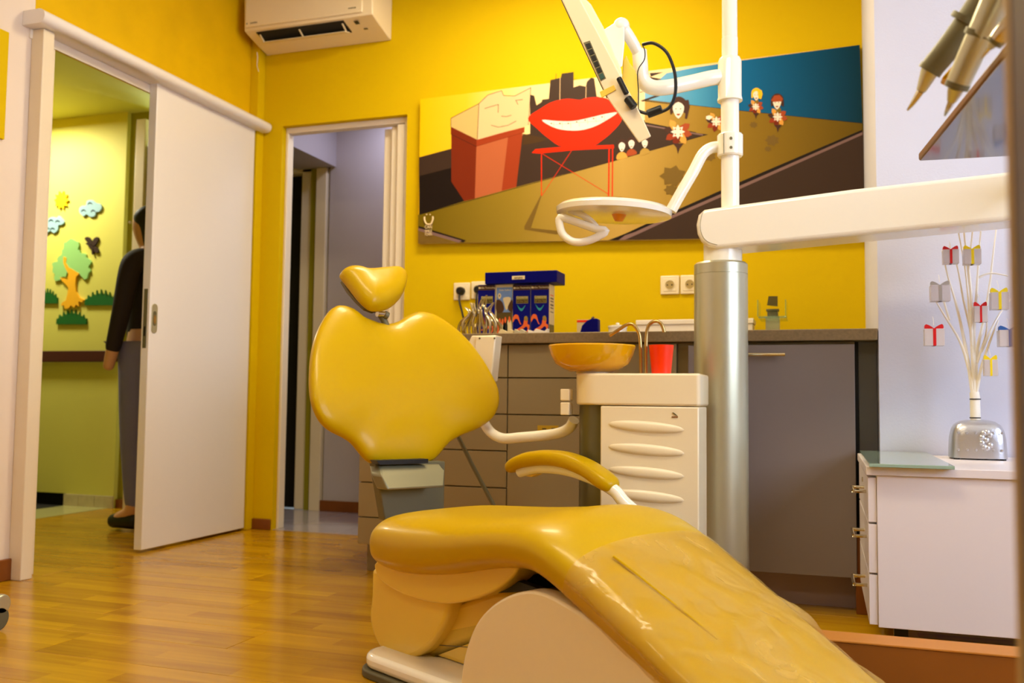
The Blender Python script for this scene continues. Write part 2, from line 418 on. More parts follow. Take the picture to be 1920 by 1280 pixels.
# header pelmet (rounded)
XH = -2.60
zt, zb = PX(81, 12, XH).z, PX(96, 47, XH).z
yh0, yh1 = PX(84, 25, XH).y, 3.915
prof = []
for k in range(9):
    a = -math.pi/2 + math.pi*k/8
    prof.append((XH-0.028+0.028*math.cos(a), (zt+zb)/2+(zt-zb)/2*math.sin(a)))
prof += [(XL+0.001, zt), (XL+0.001, zb)]
hdr = struct(prism('trim_2', [V((x, yh0, z)) for x, z in prof], V((0, yh1-yh0, 0)), M_lac, smooth=50))
box('door_track', (XL+0.006, yh0+0.03, zb-0.035), (X1-0.045, yh1-0.02, zb-0.001), M_pvc, hdr)
pc = PZ(38, 1089, 0); pr = PZ(57, 1086, 0)
struct(box('trim_3', (XL+0.0005, pc.y, 0), (pc.x, pc.y+0.05, zb-0.002), M_frame, bevel=0.003))
jm = struct(box('trim_4', (XL-0.13, 2.622, 0), (XL-0.0005, 2.645, 1.978), M_frame, bevel=0.002))

# ------------------------------------------------------------------ air conditioner
acx0, acx1 = -2.645, -1.952
acz = PY(733, 76, YB).z
zf = PY(698, 26, YB-.2).z-acz
p = [(0, 0), (-.02, .004), (-.08, zf*.33), (-.15, zf*.70), (-.2, zf), (-.205, zf+.16), (-.195, zf+.18), (0, zf+.18)]
ac = thing('air_conditioner', ((acx0+acx1)/2, YB-0.1, acz), 'cream wall air conditioner high above the glazed white door', 'air conditioner')
prism('housing', [V((acx0, YB+a, acz+b)) for a, b in p], V((acx1-acx0, 0, 0)), M_plastic, ac, bevel=0.006, smooth=30)
box('front_panel', (acx0+.012, YB-.2115, acz+zf+.012), (acx1-.05, YB-.200, acz+zf+.15), M_plastic, ac, bevel=0.004)
def acp(x, t, out):   # point on the sloping lower front
    a = V((0, 0, .0)); b = V((0, -.20, zf)); q = a.lerp(b, t); n = V((0, -zf, -.2)).normalized()
    return V((x, YB, acz))+q+n*out
sx0, sx1 = acx0+.06, acx1-.16
q4 = [acp(sx0, .50, .006), acp(sx1, .50, .006), acp(sx1, .93, .006), acp(sx0, .93, .006)]
prism('air_outlet', q4, V((0, .01, .012)), M_dark, ac)
prism('louvre', [acp(sx0+.008, .52, .010), acp(sx1-.008, .52, .010), acp(sx1-.012, .70, .030), acp(sx0+.012, .70, .030)], V((0, .004, .006)), M_plastic, ac)
for k in (0.02, 0.48, 0.97):
    xx = sx0+(sx1-sx0)*k; prism('louvre_pin', [acp(xx, .66, .022), acp(xx+.006, .66, .022), acp(xx+.006, .86, .010), acp(xx, .86, .010)], V((0, .003, .004)), M_plastic, ac)
xx = acx1-.11
prism('display_window', [acp(xx, .76, .007), acp(xx+.022, .76, .007), acp(xx+.022, .88, .007), acp(xx, .88, .007)], V((0, -.001, 0)), M_black, ac)
prism('indicator', [acp(xx+.022, .54, .007), acp(xx+.042, .54, .007), acp(xx+.042, .59, .007), acp(xx+.022, .59, .007)], V((0, -.001, 0)), M_bracket, ac)
text('lettering', 'DAIKIN', V((acx0+.062, YB-.2125, acz+zf+.03)), .012, M_bracket, ac)
prism('emblem', [V((acx0+.024+.0055*math.cos(a), YB-.212, acz+zf+.030+.0055*math.sin(a))) for a in (0.5, 2.6, 4.7)], V((0, -.0006, 0)), M_bracket, ac)
text('lettering', 'INVERTER', V((acx1-.10, YB-.2125, acz+zf+.035)), .009, M_bracket, ac)
cp = [PY(x, y, 3.80) for x, y in ((482, 98), (483, 108), (482, 122), (485, 134))]
tube('cable_end', catmull(cp, 4), .0016, M_pvc, ac, seg=8)

# ------------------------------------------------------------------ door_2: white framed sliding door in the back wall
d2 = struct(thing('door_2', ((DX0+DX1)/2, YB, 0), None, None))
fy = YB+0.034
bm = bmesh.new(); fwd = 0.028
bbox(bm, (DX0, fy, 0), (DX0+.014, fy+.05, DZ)); bbox(bm, (DX1-.028, fy, 0), (DX1, fy+.05, DZ)); bbox(bm, (DX0+.014, fy, DZ-.028), (DX1-.028, fy+.05, DZ))
finish(bm, 'door_frame', M_pvc, d2, bevel=.003)
for k, (a, b, y0, y1) in enumerate(((DX1-.112, DX1-.075, .03, .055), (DX1-.070, DX1-.034, .006, .03), (DX1-.165, DX1-.115, .06, .085))):
    box('folded_panel', (a, fy+y0, .01), (b, fy+y1, DZ-.031), M_pvc, d2, bevel=.004)
# vestibule behind
YV = 4.672
struct(box('wall_vestibule_back', (-2.70, YV, 0), (-1.2, YV+.1, 2.4), M_lilac))
struct(box('wall_vestibule_right', (-1.2, YB+.085, 0), (-1.1, YV, 2.4), M_lilac))
struct(box('ceiling_vestibule', (-3.2, YB+.085, 2.32), (-1.1, YV+.1, 2.4), M_white_wall))
bz = PY(630, 313, YV).z; bx = PY(630, 313, YV).x
struct(box('wall_vestibule_left', (bx-.25, YB+.086, bz), (bx, YV, 2.32), M_lilac))
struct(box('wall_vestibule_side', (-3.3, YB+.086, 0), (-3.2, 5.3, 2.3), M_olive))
def vstrip(name, xa, xb, y0, y1, m, top, px_y=900, bev=.004):
    a = PY(xa, px_y, y0).x; b = PY(xb, px_y, y0).x
    return struct(box(name, (a, y0, 0), (b, y1, top), m, bevel=bev))
vstrip('trim_6', 579, 599, YV-.02, YV+.06, M_frame, bz-.002)
vstrip('trim_7', 570, 580, YV+.0, YV+.06, M_olive, bz-.002, bev=0)
vstrip('trim_8', 552, 571, YV+.01, YV+.08, M_frame, 2.0)
struct(box('trim_9', (-3.15, YV+.01, 1.96), (-2.75, YV+.08, 2.04), M_frame, bevel=.004))
struct(box('doorway_dark_sheet', (-3.2, YV+.085, 0), (-2.66, YV+.12, 2.4), M_dark))  # dark sheet stands in for the unlit doorway behind the frames
struct(box('baseboard_vestibule', (PY(598, 950, YV).x, YV-.014, 0), (-1.2, YV, .062), M_brown, bevel=.004))

# ------------------------------------------------------------------ hall seen through the sliding door
YD = 4.313
HXC = -3.845
struct(box('wall_hall', (-6.0, YD, .07), (HXC, YD+.12, 2.3), M_green))
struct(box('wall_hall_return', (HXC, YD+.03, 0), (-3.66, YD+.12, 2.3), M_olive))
struct(box('wall_hall_left', (-6.1, 1.9, 0), (-6.0, YD+.1, 2.3), M_green))
struct(box('wall_hall_near', (-6.1, 1.8, 0), (XL-.12, 1.9, 2.3), M_green))
struct(box('wall_hall_lower', (-4.19, YD+.001, 0), (HXC, YD+.1, .07), M_green))
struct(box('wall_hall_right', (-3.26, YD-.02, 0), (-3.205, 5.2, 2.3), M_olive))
struct(box('wall_hall_pit', (-6.0, YD+.13, -.3), (-4.1, YD+.2, .2), M_dark))  # dark sheet added for the gloom of the stairwell below the wall
struct(box('ceiling_hall', (-6.1, 1.8, 2.3), (XL-.12, 5.2, 2.4), M_green))
struct(box('trim_10', (-5.2, 3.3, 2.12), (-3.93, 3.62, 2.299), M_yel2))
struct(box('stairwell_dark_slab', (-6.0, 1.9, -.011), (-4.2, YD-.001, .0), M_dark))  # flat dark slab in place of the unlit stairwell
# marble skirting pieces
base = struct(thing('baseboard_hall', ((-4.2+HXC)/2, YD, 0), None, None))
xs = [-4.195, -4.085, -3.97, HXC+.004]
for a, b in zip(xs[:-1], xs[1:]): box('skirting_tile', (a+.001, YD-.012, 0), (b-.001, YD, .068), M_marble, base, bevel=.001)
struct(box('baseboard_hall_return', (HXC+.005, YD+.012, 0), (-3.662, YD+.03, .05), M_brown))
struct(box('trim_11', (-3.665, 4.18, 0), (-3.60, 4.26, 2.2), M_frame, bevel=.004))
d3 = struct(thing('door_3', (-3.3, 4.25, 0), None, None))
box('door_leaf', (-3.598, 4.20, .01), (-3.27, 4.24, 2.05), mat('lilac_door_lacquer', rgb(176, 170, 200), .35), d3, bevel=.003)
box('hinge', (-3.604, 4.178, PY(245, 600, 4.18).z-.03), (-3.585, 4.199, PY(245, 600, 4.18).z+.03), M_bracket, d3)
r0, r1 = PY(150, 678, YD-.05).z, PY(150, 657, YD-.05).z
hr = thing('handrail', (-4.6, YD-.03, r0), 'dark red handrail board on the lime green hall wall', 'handrail')
box('rail_board', (-5.9, YD-.035, r0), (HXC+.01, YD-.015, r1), M_rail, hr, bevel=.004)
for x in (-4.9, -4.3, -3.95): box('rail_bracket', (x-.015, YD-.015, r0+.01), (x+.015, YD, r1-.01), M_black, hr)

# decals
def PD(pts, y=YD, off=.012): return [PY(a, b, y-off) for a, b in pts]
def cr2(s): return lambda x, y: (60+x*.2344, 340+y*.2344)
dc = cr2(0)
def decal(name, pts, m, label, cat, extra=(), th=.012, n=0, parent=None):
    P = PD([dc(*q) for q in pts], off=th)
    if n: P = catmull(P, n, True)
    if parent is None: o = prism(name, P, V((0, th-.0005, 0)), m, smooth=0); tag(o, label, cat)
    else: o = prism(name, P, V((0, th-.0005, 0)), m, parent, smooth=0)
    return o
sunp = []
for k in range(20):
    a = 2*math.pi*k/20; r = 62 if k % 2 == 0 else 40; sunp.append((232+r*.95*math.cos(a), 150+r*1.25*math.sin(a)))
decal('sun_cutout', sunp, mat('sun_yellow', rgb(252, 214, 6), .5), 'yellow spiky sun cutout on the lime green hall wall', 'wall decoration')
M_cloud = mat('cloud_blue', rgb(150, 186, 196), .5); M_ink = mat('ink_dark', rgb(20, 20, 34), .5)
def cloud(pts, label, marks):
    t = thing('cloud_cutout', PD([dc(*pts[0])])[0], label, 'wall decoration', 'cloud cutouts')
    decal('cloud_shape', pts, M_cloud, None, None, n=4, parent=t)
    for (x, y) in marks:
        pp = [dc(x-18, y+12), dc(x-12, y-4), dc(x+2, y-10), dc(x+16, y-2), dc(x+22, y+10), dc(x+8, y+2), dc(x-4, y+0)]
        prism('curl_mark', PD(pp, off=.0135), V((0, .001, 0)), M_ink, t, smooth=0)
cloud([(380,250),(378,215),(400,195),(430,190),(440,155),(480,148),(510,170),(545,180),(555,210),(535,240),(510,245),(500,275),(465,282),(435,262),(410,278)], 'pale blue cloud cutout on the hall wall, right of the sun', ((410,232),(462,175),(486,235)))
cloud([(90,405),(88,370),(115,345),(130,300),(165,283),(195,290),(215,275),(240,300),(256,325),(235,345),(210,350),(205,385),(175,412),(145,395),(115,412)], 'pale blue cloud cutout on the hall wall, below the sun', ((150,312),(202,318),(120,375),(162,378)))
bt = thing('butterfly_cutout', PD([dc(478, 500)])[0], 'dark brown butterfly cutout right of the green tree on the hall wall', 'wall decoration')
M_bf = mat('butterfly_brown', rgb(52, 32, 22), .5)
for nm, pts in (('wing', [(470,505),(440,485),(420,455),(445,443),(465,460),(480,490)]), ('wing', [(478,505),(488,465),(512,445),(528,450),(520,485),(495,515)]), ('wing', [(485,525),(510,520),(530,550),(522,570),(500,565)]), ('body', [(430,498),(440,490),(470,510),(485,520),(488,575),(478,582),(472,545),(455,520)])):
    decal(nm, pts, M_bf, None, None, n=3, parent=bt, th=.012 if nm == 'wing' else .014)
tr = thing('tree_cutout', PD([dc(320, 960)])[0], 'tree cutout with pale green crown and orange trunk on the hall wall', 'wall decoration')
crown = [(255,490),(290,470),(330,465),(360,480),(375,510),(365,545),(385,570),(415,575),(430,600),(460,625),(465,660),(450,690),(465,720),(445,750),(420,785),(395,760),(380,740),(340,735),(300,700),(275,740),(270,765),(235,765),(225,790),(200,795),(175,775),(180,740),(165,700),(160,665),(180,645),(205,640),(215,600),(240,575),(250,540)]
jag = []
for i, q in enumerate(crown):
    nx = crown[(i+1) % len(crown)]; jag.append(q); mx, my = (q[0]+nx[0])/2, (q[1]+nx[1])/2
    d = (mx-315, my-640); L_ = math.hypot(*d); s = 9 if i % 2 else -6; jag.append((mx+d[0]/L_*s, my+d[1]/L_*s))
decal('crown', jag, mat('mint_green', rgb(150, 204, 120), .5), None, None, parent=tr)
trunk = [(250,600),(275,610),(270,650),(295,690),(320,700),(350,720),(378,735),(350,765),(345,820),(350,880),(372,925),(415,945),(400,965),(370,960),(375,1000),(350,985),(335,1010),(310,990),(290,1015),(262,1018),(255,990),(230,995),(238,970),(270,950),(282,900),(290,850),(270,825),(235,790),(222,765),(250,775),(285,790),(290,740),(265,690),(250,650)]
decal('trunk', trunk, mat('trunk_orange', rgb(240, 176, 30), .5), None, None, parent=tr, th=.014)
def grass(x0, x1, yt, yb, label):
    pts = [(x0, yb)]; n = 15; random.seed(int(x0))
    for k in range(n):
        xx = x0+(x1-x0)*(k+.5)/n; env = .45+.55*math.sin(math.pi*(k+.8)/(n+.6)); hgt = (yb-yt)*env
        pts += [(xx-(x1-x0)*.35/n, yb-hgt*.55), (xx, yb-hgt*(1 if k % 2 else .75))]
    pts += [(x1, yb-(yb-yt)*.4), (x1, yb)]
    tag(decal('grass_cutout', pts, mat('grass_green', rgb(20, 96, 34), .5), label, 'wall decoration'), group='grass cutouts')
grass(36, 200, 855, 975, 'dark green grass cutout left of the tree trunk on the hall wall')
grass(420, 678, 862, 990, 'dark green grass cutout right of the tree trunk on the hall wall')
grass(192, 432, 1022, 1142, 'dark green grass cutout below the tree roots on the hall wall')

# ------------------------------------------------------------------ person behind the sliding door
def skin_mesh(name, pts, edges, m, parent, sub=2):
    me = bpy.data.meshes.new(name); me.from_pydata([p[:3] for p in pts], edges, []); me.materials.append(m)
    o = bpy.data.objects.new(name, me); COL.objects.link(o)
    o.modifiers.new('skin', 'SKIN'); me.skin_vertices[0].data[0].use_root = True
    for i, p in enumerate(pts): me.skin_vertices[0].data[i].radius = (p[3], p[4] if len(p) > 4 else p[3])
    s = o.modifiers.new('sub', 'SUBSURF'); s.levels = s.render_levels = sub
    dg = bpy.context.evaluated_depsgraph_get(); me2 = bpy.data.meshes.new_from_object(o.evaluated_get(dg))
    bpy.data.objects.remove(o)
    for p in me2.polygons: p.use_smooth = True
    me2.materials.clear(); me2.materials.append(m)
    return link(name, me2, parent)
cx, cy = -3.135, 3.735
per = thing('person', (cx, cy, 0), 'person with dark hair and blue trousers behind the half open sliding door', 'person')
M_skin = mat('skin', rgb(214, 160, 120), .5)
M_top = mat('dark_top_fabric', rgb(36, 24, 26), .8); M_jean = mat('lilac_blue_trousers', rgb(120, 118, 170), .8)
body = [(cx,cy,.92,.10,.10),(cx,cy,1.08,.095,.09),(cx,cy,1.28,.15,.10),(cx,cy,1.38,.10,.08),(cx,cy-.02,1.44,.05,.05),(cx,cy-.04,1.50,.06,.07),(cx,cy-.05,1.58,.075,.09),(cx,cy-.05,1.65,.05,.06),
        (cx-.16,cy,1.35,.05),(cx-.20,cy-.02,1.12,.04),(cx-.17,cy-.20,1.02,.03),(cx-.15,cy-.27,1.0,.025),
        (cx+.16,cy,1.35,.05),(cx+.21,cy,1.10,.04),(cx+.2,cy-.06,.88,.03),(cx+.2,cy-.08,.80,.025),
        (cx-.08,cy,.84,.085),(cx-.09,cy,.48,.06),(cx-.09,cy+.02,.10,.04),(cx-.10,cy-.10,.045,.03),
        (cx+.09,cy,.84,.085),(cx+.1,cy,.48,.06),(cx+.1,cy+.02,.10,.04),(cx+.1,cy-.10,.045,.03)]
KZ = .95
def turn(p): return (cx+(p[1]-cy)*1.0, cy-(p[0]-cx)*1.0, p[2]*KZ)+tuple(p[3:])
skin_mesh('body', [turn(p) for p in body], [(0,1),(1,2),(2,3),(3,4),(4,5),(5,6),(6,7),(3,8),(8,9),(9,10),(10,11),(3,12),(12,13),(13,14),(14,15),(0,16),(16,17),(17,18),(18,19),(0,20),(20,21),(21,22),(22,23)], M_skin, per)
top_ = [(x, y, z, r*1.12, (s[0] if s else r)*1.15) for (x, y, z, r, *s) in body[:4]+body[8:10]+body[12:14]]
top_[0] = (cx, cy, .86, .13, .13); top_[1] = (cx, cy, 1.08, .12, .12)
top_ += [(body[10][0], body[10][1], body[10][2], .036), (body[14][0], body[14][1], body[14][2], .036)]
top_ = [turn(p) for p in top_]
skin_mesh('top', top_, [(0,1),(1,2),(2,3),(3,4),(4,5),(3,6),(6,7),(5,8),(7,9)], M_top, per)
tro = [(cx, cy, 1.0, .135, .125)]+[(x, y, z, r*1.12) for (x, y, z, r, *s) in body[16:19]+body[20:23]]
skin_mesh('trousers', [turn(p) for p in tro], [(0,1),(1,2),(2,3),(0,4),(4,5),(5,6)], M_jean, per)
for s in (-.095, .1):
    skin_mesh('shoe', [turn(p) for p in ((cx+s, cy+.05, .05, .045), (cx+s, cy-.05, .05, .04), (cx+s-.01, cy-.13, .042, .035))], [(0,1),(1,2)], M_black, per)
skin_mesh('hair', [turn(p) for p in ((cx, cy, 1.50, .07), (cx, cy-.02, 1.60, .098, .098), (cx, cy-.05, 1.67, .075), (cx, cy+.04, 1.38, .055))], [(1,0),(1,2),(0,3)], mat('dark_hair', rgb(24, 16, 14), .6), per)
for s in (-.022, .022): lathe('eye', turn((cx+s, cy-.138, 1.585)), [(0, -.008), (.008, 0), (0, .008)], M_white, per, seg=10)
# ------------------------------------------------------------------ base units and worktop
YW = YN; YF = 3.08
zw = PY(1500, 617, YW).z; xw0 = PY(868, 628, YW).x-.45
struct_ = None
wt = box('worktop', (xw0, YW, zw-.036), (XN-.002, YB-.002, zw), M_stone, bevel=.003)
tag(wt, 'speckled brown stone worktop running along the yellow back wall', 'worktop')
ux = [PY(672, 900, YF).x, PY(951, 800, YF).x, PY(1269, 670, YF).x, PY(1606, 900, YF).x]
ztop = PY(1000, 645, YF).z; zpl = PY(1500, 1076, YF).z
labels = ['grey drawer unit at the left end of the worktop', 'grey base unit behind the cuspidor with two drawers over a door', 'grey sink cupboard at the right end with a long bar handle']
zrow = [ztop] + [PY(948, y, YF).z for y in (708, 776.5, 845.5, 915, 984)] + [zpl]
for i in range(3):
    a, b = ux[i], ux[i+1]
    c = thing('base_unit', ((a+b)/2, 3.4, 0), labels[i], 'cabinet', 'grey base units')
    mm = M_grey if i < 2 else M_greydoor
    box('carcass', (a+.001, YF+.02, zpl-.0), (b-.001, YB-.004, zw-.037), M_grey, c)
    box('plinth', (a+.001, 3.16, 0), (b-.001, 3.18, zpl-.001), mat('lilac_grey_plinth', rgb(160, 138, 136), .45) if i == 2 else M_grey, c)
    if i == 0:
        for k in range(6): box('drawer_front', (a+.002, YF, zrow[k+1]+.0022), (b-.002, YF+.019, zrow[k]-.0022), mm, c, bevel=.001)
    elif i == 1:
        for k in range(2): box('drawer_front', (a+.002, YF, zrow[k+1]+.0022), (b-.002, YF+.019, zrow[k]-.0022), mm, c, bevel=.001)
        dd = box('door', (a+.002, YF, zpl+.002), (b-.002, YF+.019, zrow[2]-.0022), mm, c, bevel=.001)
        s0 = PY(1008, 797, YF-.001); s1 = PY(1047, 812, YF-.001)
        box('paper_label', (s0.x, YF-.0015, s1.z), (s1.x, YF-.0005, s0.z), mat('yellow_label', rgb(190, 150, 20), .5), dd)['label'] = 'small yellow warning label'
        for (u, v, w_) in ((.3,.55,.3),(.5,.3,.35),(.75,.6,.2)):
            xx = s0.x+(s1.x-s0.x)*u; zz = s1.z+(s0.z-s1.z)*v
            box('label_print', (xx-.006, YF-.0022, zz-.0018), (xx+.010*w_*3, YF-.0016, zz+.0018), M_dark, dd)
    else:
        dd = box('door', (a+.04, YF-.02, zpl+.002), (b-.002, YF+.019, zw-.048), mm, c, bevel=.0015)
        h0 = PY(1330, 665, YF-.05); h1 = PY(1472, 665, YF-.05)
        tube('handle', [V((h0.x, YF-.05, h0.z)), V((h1.x, YF-.05, h0.z))], .006, M_steel, dd)
        for x in (h0.x+.03, h1.x-.03): tube('handle_post', [V((x, YF-.05, h0.z)), V((x, YF-.02, h0.z))], .004, M_steel, dd)
fil = tag(box('filler_panel', (ux[3]+.012, 3.13, 0), (XN-.002, 3.15, zw-.037), mat('blue_grey_laminate', rgb(112, 112, 118), .4)), 'narrow blue grey filler panel between the sink cupboard and the white wall', 'panel')
box('filler_return', (ux[3]+.0, 3.125, .1), (ux[3]+.0115, 3.9, zw-.037), M_dark, fil)
wp = [PY(1604, 1005, 3.07), PY(1628, 1146, 3.09)]
tag(box('wooden_board', (wp[0].x, 3.07, 0), (XN-.01, 3.12, wp[0].z), M_brown, bevel=.002), 'brown wooden board standing behind the drawers of the white pedestal', 'board')

# ------------------------------------------------------------------ wall art
YA = YB-.03
A_ = lambda x, y: (770+x*.3046, 80+y*.3046)
B_ = lambda x, y: (1180+x*.3202, 60+y*.3202)
art = thing('wall_panel_picture', PY(1200, 450, YA), 'wide cartoon printed panel with red lips and pot head on the yellow wall', 'picture')
cor = [(788, 186), (1612, 84), (1621, 442), (784, 456)]
P4 = [PY(x, y, YA) for x, y in cor]
prism('panel', P4, V((0, .028, 0)), mat('panel_edge', rgb(200, 180, 120), .5), art, smooth=0)
xa, xb = P4[0].x, P4[1].x
Mg_sky = gradmat('print_sky', [(0, rgb(250, 196, 0)), (.12, rgb(246, 196, 40)), (.28, rgb(250, 216, 150)), (.6, rgb(250, 214, 165)), (1, rgb(240, 190, 90))], xa, xb)
Mg_blue = gradmat('print_blue', [(0, rgb(120, 176, 214)), (.25, rgb(70, 150, 196)), (.45, rgb(0, 100, 158)), (1, rgb(0, 52, 72))], PY(1209, 150, YA).x, xb)
Mg_olive = gradmat('print_olive', [(0, rgb(112, 92, 4)), (.25, rgb(150, 122, 36)), (.5, rgb(190, 152, 74)), (.7, rgb(150, 116, 30)), (1, rgb(104, 80, 4))], xa, xb)
def am(n, r, g, b): return mat('print_'+n, rgb(r, g, b), .45, var=.01, spec=.15)
PM = [Mg_sky, Mg_blue, Mg_olive, am('dark', 62, 44, 34), am('brown', 74, 50, 26), am('black', 30, 20, 16), am('mauve', 130, 100, 96), am('red', 238, 40, 2),
      am('white', 240, 230, 215), am('pot', 182, 96, 58), am('pot_dark', 120, 40, 14), am('skin', 232, 192, 142), am('skin_dark', 214, 178, 110), am('darkred', 156, 58, 26),
      am('shadow', 120, 92, 36), am('hair', 72, 44, 34), am('gold', 226, 160, 70), am('yellowhair', 250, 196, 30), am('rust', 170, 74, 36)]
SKY, BLU, OLI, DRK, BRN, BLK, MAU, RED, WHT, POT, POTD, SKN, SKD, DRD, SHD, HAIR, GLD, YHR, RST = range(19)
polys = []; lay = [0]
def AP(pts, mi, smooth=0):
    lay[0] += 1; off = .0006+lay[0]*.00001
    P = [PY(x, y, YA-off) for x, y in pts]
    if smooth: P = catmull(P, smooth, True)
    P = [V((q.x, YA-off, q.z)) for q in P]
    polys.append((P, mi))
def line(p, q, w_, mi):
    dx, dy = q[0]-p[0], q[1]-p[1]; L_ = math.hypot(dx, dy); nx, ny = -dy/L_*w_/2, dx/L_*w_/2
    AP([(p[0]+nx, p[1]+ny), (q[0]+nx, q[1]+ny), (q[0]-nx, q[1]-ny), (p[0]-nx, p[1]-ny)], mi)
def a(*ps): return [A_(*p) for p in ps]
def b(*ps): return [B_(*p) for p in ps]
AP(cor, SKY)
tip = (1327, 252)
AP([(784, 402.5)]+a((330,975),(650,888),(1215,738))+[(1181,293), tip, (1305,249), (1209,230), (1209,186)]+[(1260,193),(1385,207),(1617,231),(1621,442),(784,456)], OLI)
AP([(1612,84),(1385,114),(1300,127),(1250,137),(1235,150),(1255,158),(1209,172),(1209,186),(1260,193),(1385,207),(1617,231)], BLU)
AP(b((90,400),(260,420),(260,425),(90,405)), BLK)
for q in (((120,240),(200,235),(125,262)), ((120,262),(190,275),(110,300)), ((60,350),(100,345),(62,356)), ((65,402),(150,372),(180,375),(80,408))): AP(b(*q), DRK)
# dark town ground and skyline
AP(a((52,705),(250,652),(735,560),(735,320),(760,325),(775,385),(805,365),(810,350),(850,345),(860,230),(925,215),(930,190),(1003,180),(1003,275),(1040,262),(1078,270),(1085,240),(1110,215),(1130,220),(1145,330),(1250,360),(1440,480))+[(1209,229),(1305,249),tip,(1181,293)]+a((1215,738),(650,888),(330,975),(52,1058)), DRK)
AP(a((54,820),(250,770),(330,975),(54,1058)), BLK)
AP(a((690,560),(850,590),(800,610),(690,630)), BRN)
line(A_(920,215), A_(918,355), 1, SKN); line(A_(1080,270), A_(1078,345), 1, SKN); line(A_(895,190), A_(893,225), .8, DRK)
line((1209,230), (1305,249), 2.0, BLK); line((1209,234), (1318,253), 2.6, MAU)
line(A_(52,1058), A_(1215,738), 1.0, BLK); line(A_(1215,738), tip, .8, BLK); line((1209,187),(1385,207), .8, BLK); line((1385,207),(1617,231), .8, BLK)
# road corner bottom right, and bottom left
AP([(1617,243),(1385,342),(1263,396),(1172,438),(1140,450.5),(1621,442)], BLK)
AP([(1618,247),(1385,349),(1263,402),(1190,435),(1172,441),(1160,449.8),(1621,442)], MAU)
AP([(1618.5,252),(1385,355),(1263,408),(1200,437),(1172,449.5),(1621,442)], DRK)
AP([(785,423.5),(874,450.5),(868,455),(784.5,427)], BLK); AP([(784.5,427),(866,451),(860,455),(784,432)], MAU); AP([(784.3,432),(846,452),(846,455),(784,456)], SHD)
# pot head
AP(a((250,560),(405,630),(395,960),(330,975),(250,855)), POTD); AP(a((405,630),(690,550),(650,888),(395,958)), POT)
AP(a((600,575),(690,550),(650,888),(560,912)), DRD)
AP(a((247,515),(405,595),(405,640),(247,562)), POTD); AP(a((405,595),(702,518),(700,552),(405,638)), DRD)
line(A_(405,638), A_(700,551), .8, POTD); line(A_(247,562), A_(405,640), .8, BLK)
AP(a((247,465),(420,375),(410,597),(247,517)), SKD)
AP(a((420,375),(445,345),(475,322),(520,303),(560,295),(570,325),(600,335),(640,328),(690,305),(740,276),(738,320),(725,508),(410,597)), SKN)
for q in (((247,465),(420,375)), ((420,375),(410,597)), ((420,375),(475,322)), ((475,322),(560,295)), ((560,295),(572,325)), ((572,325),(640,328)), ((640,328),(740,276)), ((740,276),(725,508)), ((247,465),(247,517)), ((455,405),(540,380)), ((540,380),(538,430)), ((645,355),(690,350)), ((648,355),(660,380)), ((558,452),(590,455)), ((590,455),(620,446)), ((495,508),(540,520)), ((540,520),(600,508)), ((600,508),(650,482))):
    line(A_(*q[0]), A_(*q[1]), 1.0, BLK)
# lips, teeth, table
AP(a((722,465),(800,405),(870,365),(960,345),(1040,352),(1080,340),(1160,335),(1220,350),(1270,400),(1300,470),(1250,540),(1180,600),(1110,637),(940,642),(850,590),(780,530)), RED, 4)
AP(a((808,475),(900,482),(1000,482),(1100,462),(1200,438),(1272,430),(1200,480),(1120,520),(1030,540),(930,535),(860,512)), WHT, 3)
for k in range(7):
    x = 880+k*52; y = 508-max(0, k-2)*10; line(A_(x, y-20), A_(x+2, y+22-k*2), .5, SHD); AP(a((x-22,y-12),(x-14,y-16),(x-6,y-12),(x-14,y-6)), SHD)
line(A_(870,505), A_(1200,478), .4, SHD)
AP(a((745,678),(768,655),(935,640),(1250,628),(1252,650),(1000,662),(790,682)), RED)
for p, q, w_ in (((805,678),(805,945),1.6), ((1222,645),(1218,945),2.6), ((1243,645),(1241,945),2.2), ((805,680),(1215,930),.9), ((990,665),(808,940),.9)): line(A_(*p), A_(*q), w_, RED)
AP(a((700,1130),(800,940),(806,940),(740,1140),(930,1160),(900,1180),(700,1150)), SHD)
AP(a((1205,948),(1300,950),(1300,962),(1205,960)), SHD)
# onlookers
def head(cx, cy, s, hair, shirt=None, hat=False):
    AP([(cx-5.8*s,cy+4*s),(cx-5.6*s,cy-5*s),(cx,cy-9*s),(cx+5.8*s,cy-5.5*s),(cx+6.4*s,cy+4*s),(cx+3*s,cy+2*s),(cx-3*s,cy+2*s)], hair, 3)
    AP([(cx-4*s,cy-2*s),(cx,cy-5*s),(cx+4*s,cy-2*s),(cx+3.2*s,cy+3*s),(cx,cy+7*s),(cx-3.2*s,cy+3*s)], WHT, 2)
    AP([(cx-1.6*s,cy+3.6*s),(cx+1.6*s,cy+3.4*s),(cx+.6*s,cy+4.8*s),(cx-.8*s,cy+4.8*s)], DRD)
    for e in (-1.8, 1.6): AP([(cx+(e-.8)*s,cy-.2*s),(cx+(e+.8)*s,cy-.4*s),(cx+e*s,cy+.5*s)], BLK)
    if shirt is not None: AP([(cx-6*s,cy+17*s),(cx-6*s,cy+11*s),(cx-1*s,cy+7*s),(cx+5*s,cy+9*s),(cx+7*s,cy+14*s)], shirt, 2)
head(1166, 274, 1.5, HAIR, GLD); head(1184, 269, 1.4, HAIR, RST); head(1209, 268, 1.35, HAIR, OLI)
